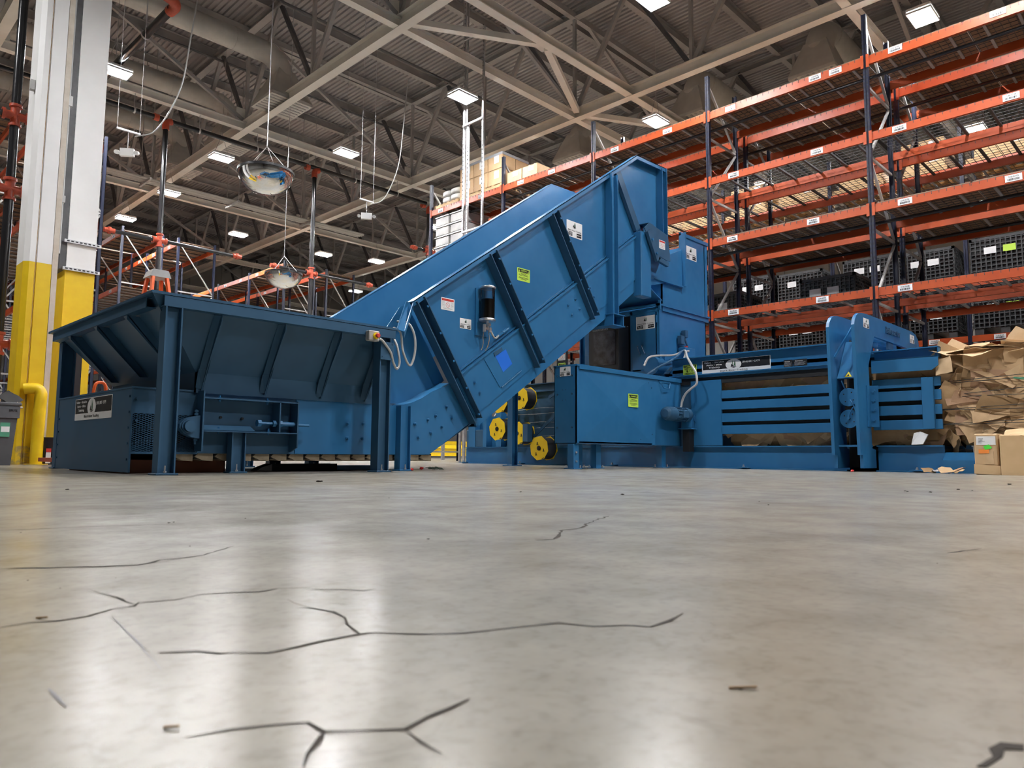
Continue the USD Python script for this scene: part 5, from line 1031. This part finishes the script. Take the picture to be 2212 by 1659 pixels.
# clear plastic tote stack and pipes at the far end of the rack
for k in range(8):
    x0, y0, z0 = 13.0 + .0 * k, 14.05 + .62 * (k % 2), 5.54 + .28 * (k // 2)
    T = Thing('wrapped_tote', 'grey wrapped tote stacked under the far end of the rack top', 'tote', (x0 + .3, y0 + .28, z0), 'grey wrapped totes')
    T.part('tote_body', MB().cbox(x0 - .5, x0 + .4, y0, y0 + .56, z0, z0 + .24, .02), 'greysteel', smooth=False); T.part('tote_rim', MB().box(x0 - .52, x0 + .42, y0 - .01, y0 + .57, z0 + .24, z0 + .27), 'galv', smooth=False)
# ------------------------------------------------------------------ columns, bollard, bins at the left
T = Thing('column', 'white and yellow concrete column at the far left with a pale steel strip down its right side', 'column', (2.55, 12.0, 0))
zs_ = 2.80
for nm, z0, z1, m1, m2 in (('white_shaft', zs_, 9.0, 'white', 'white'), ('yellow_shaft', .25, zs_, 'yellow', 'yellow'), ('scuffed_base', 0, .25, 'dirtyyellow', 'dirtyyellow')):
    T.part(nm, MB().prism([(2.33, 11.76), (2.39, 11.7), (2.455, 11.7), (2.46, 11.715), (2.475, 11.715), (2.48, 11.7), (2.66, 11.7), (2.66, 12.15), (2.33, 12.15)], 'z', z0, z1), m1, smooth=False)
T.part('dirty_seam', MB().box(2.464, 2.471, 11.712, 11.7155, 0, 9.0), 'card2', smooth=False)
T.part('steel_strip', MB().box(2.665, 2.735, 11.70, 11.76, 0, 9.0), 'beige', smooth=False)
T.part('conduit_run', MB().cyl((2.76, 11.80, 3.0), (2.76, 11.80, 8.9), .016, 10).box(2.74, 2.79, 11.77, 11.83, 3.75, 3.85).box(2.74, 2.80, 11.77, 11.83, 5.2, 5.35), 'conduit', smooth=False)
T.part('junction_box', MB().box(2.27, 2.335, 11.78, 11.86, 5.28, 5.42), 'greysteel', smooth=False)
T = Thing('column', 'square column behind the hopper, bright white above and yellow below with slotted clamp bars', 'column', (3.15, 12.6, 0))
T.part('white_shaft', MB().box(2.985, 3.375, 12.3, 12.9, 3.33, DECK), 'white', smooth=False)
T.part('white_shaft', MB().box(2.985, 3.375, 12.3, 12.9, 2.90, 3.33), 'white', smooth=False)
T.part('dark_side', MB().box(2.90, 2.984, 12.32, 12.9, 2.90, DECK), 'darkweb', smooth=False)  # dark slab puts the shade of the unlit side into the colour
T.part('yellow_shaft', MB().box(2.975, 3.375, 12.3, 12.9, 0, 2.90), 'yellow', smooth=False)
T.part('black_guard_strip', MB().box(3.13, 3.27, 12.27, 12.3, .1, 1.75), 'black', label='black strip down the yellow face', smooth=False)
for z in (2.885, 3.305):
    mb = MB().box(2.93, 3.43, 12.25, 12.295, z, z + .045).box(2.93, 3.43, 12.905, 12.95, z, z + .045)
    cl_ = T.part('clamp_bar', mb, 'galv', smooth=False); k = MB()
    for i in range(8): k.box(2.96 + .058 * i, 2.995 + .058 * i, 12.247, 12.25, z + .014, z + .032)
    T.part('bar_slots', k, 'ink', cl_, smooth=False)
T = Thing('pipe_bollard', 'bent yellow pipe guard on the floor in front of the left column', 'bollard', (2.55, 11.6, 0))
T.part('bent_pipe', MB().tube([(2.60, 11.55, .0), (2.60, 11.55, .5), (2.605, 11.55, .85), (2.605, 11.56, .97), (2.56, 11.58, 1.03), (2.48, 11.60, 1.03), (2.42, 11.62, 1.02)], .075, 20), 'yellow')
T.part('floor_plate', MB().cyl((2.60, 11.55, 0), (2.60, 11.55, .012), .14, 20), 'dirtyyellow', smooth=False)
T = Thing('waste_bin', 'grey square waste bin with a green and white label, at the left edge', 'waste bin', (2.1, 11.2, 0))
mb = MB(); b0, b1 = [(1.93, 11.12), (2.225, 11.12), (2.225, 11.42), (1.93, 11.42)], [(1.88, 11.06), (2.265, 11.06), (2.265, 11.46), (1.88, 11.46)]
v = [(*p, 0.0) for p in b0] + [(*p, .76) for p in b1]; f = [(0, 2, 1), (0, 3, 2)]
for i in range(4): j = (i + 1) % 4; f += [(i, j, 4 + j), (i, 4 + j, 4 + i)]
T.part('bin_body', mb.add(v, f), 'greybin', smooth=False)
T.part('bin_collar', MB().box(1.865, 2.275, 11.045, 11.475, .60, .75), 'greybin', smooth=False)
T.part('bin_rim', MB().cbox(1.85, 2.29, 11.03, 11.49, .755, .80, .012), 'greybin', smooth=False)
T.part('handle', MB().cyl((2.275, 11.1, .74), (2.31, 11.1, .74), .012, 10), 'beige')
T.part('green_label', MB().box(2.08, 2.185, 11.075, 11.08, .36, .54), 'limegreen' if False else 'teal', label='green and white label', smooth=False)
T.part('white_label', MB().box(2.09, 2.18, 11.071, 11.075, .42, .49), 'paper', smooth=False)
wt = MB(); text_on(wt, 'BRUTE', (2.15, 11.044, .72), (1, 0, 0), (0, -1, 0), .05, .04, .03, .09); T.part('embossed_word', wt, 'ink', smooth=False)
single('yellow_panel', MB().box(1.70, 2.12, 11.60, 11.64, .5, .92), 'yellow', 'yellow panel standing behind the grey bin', 'panel', smooth=False)
for k in range(3):
    mb = MB(); sheet((2.02 + .09 * k, 11.25, .80 + .03 * k), (-.3 + .3 * k, -.6, .8), .3, .22, .3 * k, .02, mb, seed=70 + k)
    single('scrap_sheet', mb, ('dark', 'card1', 'dark')[k], ('dark scrap sheet sticking out of the grey bin at the left', 'light brown scrap sheet in the middle of the grey bin', 'dark scrap sheet sticking out of the grey bin at the right')[k], 'scrap', smooth=20)
T = Thing('bucket', 'black plastic bucket with a paper label, behind the bent yellow pipe', 'bucket', (2.74, 11.62, 0))
T.part('bucket_body', MB().lathe([(0, 0), (.10, 0), (.118, .30), (.124, .30), (.124, .315), (.120, .315), (.122, .36), (.128, .36), (.128, .372), (.115, .372), (.1, .05), (0, .05)], (2.74, 11.62, 0), (0, 0, 1), 28), 'black')
T.part('bucket_label', MB().box(2.70, 2.76, 11.498, 11.502, .02, .17), 'paper', smooth=False)
T.part('label_band', MB().box(2.70, 2.76, 11.495, 11.499, .17, .22), 'redink', smooth=False)
T.part('wire_handle', MB().tube([(2.86, 11.6, .30), (2.87, 11.55, .22), (2.86, 11.50, .16), (2.80, 11.48, .22)], .003, 5), 'galv')
# cartons seen at the left edge
for k in range(3):
    carton('brown carton with %s sticker on the rack at the left edge, %s of three' % (('green', 'lime', 'white')[k], ('lowest', 'middle', 'top')[k]), 2.05, 2.65, 17.9, 18.6, 1.44 + .46 * k, 1.88 + .46 * k)

# ------------------------------------------------------------------ sprinkler pipes
def fitting(mb, p, r=.075):
    x, y, z = p
    return mb.cyl((x - .17, y, z), (x + .17, y, z), r, 18).cyl((x, y, z - .17), (x, y, z + .17), r, 18).cyl((x - .17, y, z), (x - .13, y, z), r * 1.35, 18).cyl((x + .13, y, z), (x + .17, y, z), r * 1.35, 18).cyl((x, y, z - .17), (x, y, z - .13), r * 1.35, 18).cyl((x, y, z + .13), (x, y, z + .17), r * 1.35, 18)
def riser(label, x, y, zt, crosses, branch, ztop_elbow=True):
    T = Thing('sprinkler_riser', label, 'sprinkler pipe', (x, y, 0))
    T.part('riser_pipe', MB().cyl((x, y, 0), (x, y, zt), .062, 20), 'blackpipe')
    T.part('floor_flange', MB().cyl((x, y, 0), (x, y, .03), .13, 20), 'redpipe', smooth=False)
    for z in crosses:
        T.part('cross_fitting', fitting(MB(), (x, y, z), .064), 'redpipe')
        for a, b in branch: T.part('branch_pipe', MB().cyl((x + a, y, z), (x + b, y, z), .045, 14), 'blackpipe')
        for a, b in branch: e = b if abs(b) > abs(a) else a; T.part('coupling', MB().cyl((x + e - .12, y, z), (x + e + .12, y, z), .06, 14).cyl((x + e - .03, y, z), (x + e + .03, y, z), .085, 14), 'redpipe')
    if ztop_elbow: T.part('top_elbow', MB().tube([(x, y, zt - .12), (x, y, zt), (x + .03, y, zt + .09), (x + .14, y, zt + .13)], .085, 16).cyl((x - .3, y, zt + .13), (x - .18, y, zt + .13), .09, 14), 'redpipe')
    return T
riser('tall black sprinkler riser with orange couplings at the extreme left edge', 2.30, 12.8, DECK - .3, (1.75, 4.08, 5.22), ((-1.2, -.1), (.1, .36)), False)
riser('black sprinkler riser with orange cross fittings behind the hopper corner', 6.56, 18.8, 8.45, (5.45,), ((-1.15, -.1), (.1, 2.0)))
riser('black sprinkler riser with orange cross fittings beside the small mirror dome', 10.80, 18.8, 8.40, (5.40,), ((-1.15, -.1), (.1, 2.0)))
riser('black sprinkler riser with an orange elbow left of the rack end upright', 15.2, 18.9, 8.4, (7.0,), ((-.6, -.1), (.1, .3)))
T = Thing('sprinkler_main', 'long black sprinkler main crossing under the trusses between the risers', 'sprinkler pipe', (10, 18.8, 8.55))
T.part('main_pipe', MB().cyl((-4, 18.8, 8.58), (15.0, 18.8, 8.58), .062, 16), 'blackpipe')
for x in np.arange(1.0, 15, 1.6): T.part('pipe_hanger', MB().cyl((x, 18.8, 8.62), (x, 18.8, 9.05), .008, 6).cyl((x - .02, 18.8, 8.58), (x + .02, 18.8, 8.58), .078, 14), 'galv')
T = Thing('sprinkler_main', 'black sprinkler main at upper left with an orange elbow at its near end', 'sprinkler pipe', (4.8, 15, 8.5))
T.part('main_pipe', MB().cyl((4.78, 13.7, 8.5), (4.70, 18.7, 8.5), .08, 16), 'blackpipe')
T.part('end_elbow', MB().tube([(4.79, 13.85, 8.5), (4.80, 13.62, 8.5), (4.72, 13.5, 8.52), (4.55, 13.46, 8.55)], .10, 16), 'redpipe')
T.part('cross_pipe', MB().cyl((4.6, 13.46, 8.55), (1.0, 13.40, 8.55), .04, 12), 'galv')
for y in (15.0, 16.8): T.part('pipe_hanger', MB().cyl((4.76, y, 8.55), (4.76, y, 9.6), .008, 6).cyl((4.76, y - .02, 8.5), (4.76, y + .02, 8.5), .095, 16), 'galv')
for i, y in enumerate((16.5, 20.4)):
    P_ = MB().cyl((6, y, 11.6), (26, y, 11.6), .035, 10)
    single('branch_line', P_, 'darkweb', ('dark sprinkler branch line under the roof deck, nearer one', 'dark sprinkler branch line under the roof deck, farther one')[i], 'sprinkler pipe')
T = Thing('conduit_rack', 'bundle of pale conduits on hung strut trapezes, below the farther cross truss', 'conduit rack', (10, 22, 7.9))
for k in range(4): T.part('conduit', MB().cyl((-4, 21.85 + .12 * k, 8.05), (14.6, 21.85 + .12 * k, 8.05), .035 if k != 1 else .05, 10), 'duct')
for x in np.arange(-3.2, 14.6, 2.6):
    T.part('trapeze', MB().box(x - .03, x + .03, 21.55, 22.45, 7.94, 8.0), 'greysteel', smooth=False)
    for dy in (-.42, .42): T.part('hanger_rod', MB().cyl((x, 22 + dy, 8.0), (x, 22 + dy, 11.9), .012, 6), 'roofsteel')
# ------------------------------------------------------------------ mirror domes
def mirror(label, c, r, zt):
    T = Thing('mirror_dome', label, 'mirror dome', c); x, y, z = c; h = r * .80
    prof = [(r * math.cos(a), -h * math.sin(a)) for a in np.linspace(0, math.pi / 2 - .001, 14)] + [(0.001, -h)]
    T.part('dome', MB().lathe(prof, c, (0, 0, 1), 48), 'mirror', smooth=True)
    T.part('rim', MB().lathe([(r * .97, .03), (r * 1.03, .03), (r * 1.03, -.01), (r * .99, -.012)], c, (0, 0, 1), 48), 'black')
    T.part('back_plate', MB().cyl((x, y, z + .005), (x, y, z + .02), r * .98, 40), 'black', smooth=False)
    mb = MB(); k = r * 1.05
    for i in range(4):
        a = .5 + i * math.pi / 2; mb.cyl((x + r * .9 * math.cos(a), y + r * .9 * math.sin(a), z + .02), (x, y, z + k), .005, 5)
    T.part('sling', mb, 'galv'); T.part('chain', MB().cyl((x, y, z + k), (x, y, zt), .008, 6), 'galv')
mirror('big round mirror dome hanging on a chain above the hopper', (5.555, 11.24, 4.84), .445, 11.95)
mirror('small distant mirror dome hanging in front of the middle racks', (8.78, 16.61, 4.62), .445, 11.95)
# ------------------------------------------------------------------ emergency lights
def emergency(label, c, s=1.0):
    T = Thing('emergency_light', label, 'emergency light', c); x, y, z = c
    T.part('case', MB().obox((x, y, z), ((.8, -.6, 0), (.6, .8, 0), (0, 0, 1)), (.17 * s, .05 * s, .10 * s)), 'white', smooth=False)
    for k in (-1, 1):
        q = np.array((x, y, z)) + np.array((.8, -.6, 0)) * k * .24 * s
        T.part('lamp_head', MB().cyl(q - np.array((.6, .8, .3)) * .06, q + np.array((.6, .8, .3)) * .02, .055 * s, 14), 'white')
    T.part('hanger_rod', MB().cyl((x, y, z + .1 * s), (x, y, z + .35), .008, 6).bar((x - .18, y, z + .36), (x + .18, y, z + .36), .04, .03), 'galv')
    for k in (-1, 1): T.part('hanger_wire', MB().cyl((x + k * .17, y, z + .36), (x + k * .17, y, 11.9), .004, 5), 'galv')
    T.part('supply_cord', MB().tube([(x + .1, y, z + .3), (x + .4, y - .1, z + .5), (x + .72, y - .15, z + 1.3), (x + .85, y - .15, z + 2.3), (x + 1.0, y - .1, z + 3.6)], .012, 6), 'conduit')
emergency('white twin-head emergency light hanging beside the white column', (3.78, 12.47, 5.01), .62)
emergency('white twin-head emergency light hanging right of the middle riser', (9.15, 13.60, 5.52), .70)
# galvanized strut frame in front of the rack end
T = Thing('strut_frame', 'tall frame of galvanized slotted strut standing behind the conveyor', 'strut frame', (11.0, 12.1, 0))
for y, zt in ((12.41, 11.9), (12.26, 7.9), (11.76, 10.1)):
    p = T.part('strut_post', MB().chan((11.0, y, 0), (11.0, y, zt), .045, .045, .004, (0, 1, 0), -1), 'galv', smooth=False); k = MB()
    z = 3.2
    while z < zt: k.box(10.976, 10.978, y - .007, y + .007, z, z + .03); z += .10
    T.part('strut_slots', k, 'ink', p, kind='stuff', smooth=False)
for z0, z1 in ((7.86, 7.86), (10.0, 10.0), (5.3, 5.3), (3.9, 3.9)): T.part('strut_rung', MB().bar((10.97, 12.41, z0), (10.97, 11.76, z1), .04, .045), 'galv', smooth=False)
T.part('conduit', MB().tube([(11.02, 12.33, 0), (11.02, 12.33, 6), (11.02, 12.33, 10.5), (11.02, 12.2, 11.1), (11.02, 11.9, 11.3), (11.02, 11.0, 11.3)], .018, 10), 'galv')
# ------------------------------------------------------------------ orange ladder top behind the hopper and the jack handle
T = Thing('step_ladder', 'orange stepladder with a grey top cap standing behind the hopper', 'ladder', (3.66, 10.5, 0))
T.part('top_cap', MB().prism([(3.52, 2.58), (3.56, 2.68), (3.76, 2.68), (3.80, 2.58)], 'y', 10.36, 10.64), 'greysteel', smooth=False)
for sx, sy_ in ((-1, -1), (1, -1), (-1, 1), (1, 1)):
    T.part('rail', MB().bar((3.66 + sx * .09, 10.5 + sy_ * .1, 2.60), (3.66 + sx * .36, 10.5 + sy_ * .62, 0), .035, .07, (0, 1, 0)), 'ladderorange', smooth=False)
for i in range(7):
    z = .3 + .3 * i; w = .35 - .27 * z / 2.6; yy = 10.5 - (.60 - .52 * z / 2.6); T.part('step', MB().box(3.66 - w, 3.66 + w, yy - .05, yy + .05, z, z + .03), 'ladderorange', smooth=False)
T = Thing('pallet_jack', 'red pallet jack handle showing above the conveyor tail cover', 'pallet jack', (2.77, 9.7, 0))
T.part('handle_loop', MB().tube([(2.70, 9.62, .82), (2.71, 9.6, .95), (2.74, 9.6, 1.0), (2.80, 9.6, 1.0), (2.83, 9.6, .95), (2.84, 9.62, .82)], .018, 10).bar((2.71, 9.62, .84), (2.83, 9.62, .84), .03, .03), 'ladderorange')
T.part('handle_shaft', MB().cyl((2.77, 9.62, .82), (2.77, 9.85, .2), .02, 12), 'black')
T.part('fork', MB().box(2.50, 2.66, 9.9, 11.0, .05, .10).box(2.88, 3.04, 9.9, 11.0, .05, .10).box(2.5, 3.04, 9.75, 9.95, .05, .25), 'redpipe', smooth=False)
T.part('wheel', MB().cyl((2.70, 9.84, .09), (2.84, 9.84, .09), .09, 18), 'rubber')
# yellow guard rail seen under the conveyor
T = Thing('guard_rail', 'low yellow corrugated guard rail far behind, seen under the conveyor', 'guard rail', (17.3, 20.9, 0))
for i in range(4): T.part('rail_rib', MB().prism([(20.80 + .05 * (i % 2), .12 + .14 * i), (20.86 + .05 * (i % 2), .12 + .14 * i), (20.9, .25 + .14 * i), (20.84, .25 + .14 * i)], 'x', 15.6, 21.0), 'yellow', smooth=False)
T.part('rail_post', MB().box(16.2, 16.35, 20.95, 21.1, 0, .7), 'yellow', smooth=False); T.part('rail_post', MB().box(19.5, 19.65, 20.95, 21.1, 0, .7), 'yellow', smooth=False)
single('slotted_post', MB().chan((16.0, 18.9, 0), (16.0, 18.9, 2.0), .09, .09, .006, (1, 0, 0)), 'galv', 'bare slotted steel post in front of the yellow guard rail', 'post', smooth=False)
# ------------------------------------------------------------------ bits on the floor
def bit(label, name, x, y, s, m, cat, seed, flat=.5):
    mb = MB(); sh = trimesh.creation.icosphere(1, 1.0); r = np.random.default_rng(seed); v = np.array(sh.vertices) * (1 + .35 * r.uniform(-1, 1, (len(sh.vertices), 1)))
    v = v * [s, s * .8, s * flat]; v[:, 2] -= v[:, 2].min(); single(name, mb.add(v + [x, y, 0], sh.faces), m, label, cat)
bit('red plastic bit on the floor under the conveyor, right of the legs', 'red_bit', 5.33, 6.67, .022, 'redbit', 'litter', 1, .7)
bit('red plastic bit at the foot of the conveyor bed leg', 'red_bit', 4.93, 6.33, .018, 'redbit', 'litter', 2, .7)
bit('small red bit on the floor under the tension frame', 'red_bit', 9.45, 3.35, .022, 'redbit', 'litter', 3, .7)
for k in range(3):
    mb = MB(); sheet((5.55 + .07 * k, 6.78, .018), (.1 * k - .1, -.3, 1), .10, .06, k, .02, mb, seed=90 + k); single('green_leaf', mb, 'leaf', ('left', 'middle', 'right')[k] + ' dark green leaf of the three lying under the conveyor', 'leaf', smooth=20)
for k, (x, y, w, h, m) in enumerate(((10.0, 2.62, .14, .1, 'card2'), (9.95, 2.42, .22, .14, 'carton'), (9.96, 2.30, .12, .1, 'cardlight'), (9.6, 2.22, .16, .12, 'card4'), (10.0, 2.52, .1, .08, 'scrapmetal'))):
    mb = MB(); sheet((x - .1, y, .035), (-.4, .2 * k - .3, 1), w, h, .4 * k, .03, mb, seed=100 + k)
    single('floor_scrap', mb, m, ('dark brown scrap of cardboard on the floor at the baler exit, leftmost', 'large bent scrap of cardboard on the floor at the baler exit', 'pale scrap of cardboard on the floor at the baler exit, second from the boxes', 'brown scrap of cardboard leaning at the left box', 'grey plastic scrap on the floor at the baler exit')[k], 'scrap', smooth=20)
pr_ = random.Random(5)
spots = [(1660, 1091, .009), (1600, 1489, .004), (60, 1254, .003), (85, 1337, .003), (145, 1058, .016), (365, 1130, .006), (410, 1180, .003), (375, 1128, .005), (925, 1165, .006), (840, 1076, .006), (530, 1120, .005), (1345, 1069, .02), (1960, 1062, .014), (2010, 1064, .02), (2070, 1058, .02), (2100, 1060, .012), (2180, 1047, .03), (690, 1041, .04), (1125, 1063, .012), (45, 1151, .004), (250, 1249, .002), (1955, 1061, .012), (1640, 1083, .008), (2025, 1217, .003), (780, 1412, .001), (130, 1271, .002)]
for k, (px2, py2, s) in enumerate(spots):
    q = on_floor(px2, py2); bit('dark speck of dirt on the concrete floor', 'dirt_speck', float(q[0]), float(q[1]), s * .5, 'crackfill', 'dirt', 200 + k, .25)
    stage.GetPrimAtPath('/World/dirt_speck' + ('' if k == 0 else '_%03d' % k)).SetCustomDataByKey('group', 'dirt specks on the floor')
for k, (px2, py2, l) in enumerate(((1605, 1489, .022), (370, 1575, .010), (90, 1337, .012))):
    q = on_floor(px2, py2); single('wood_splinter', MB().bar((q[0] - l / 2 * .7, q[1] + l / 2 * .7, .0012), (q[0] + l / 2 * .7, q[1] - l / 2 * .7, .002), .0018, .0015), 'card2', ('brown splinter lying alone in the right foreground', 'brown splinter in the left foreground near the bottom', 'small splinter beside the long crack at the left')[k], 'splinter', smooth=False)
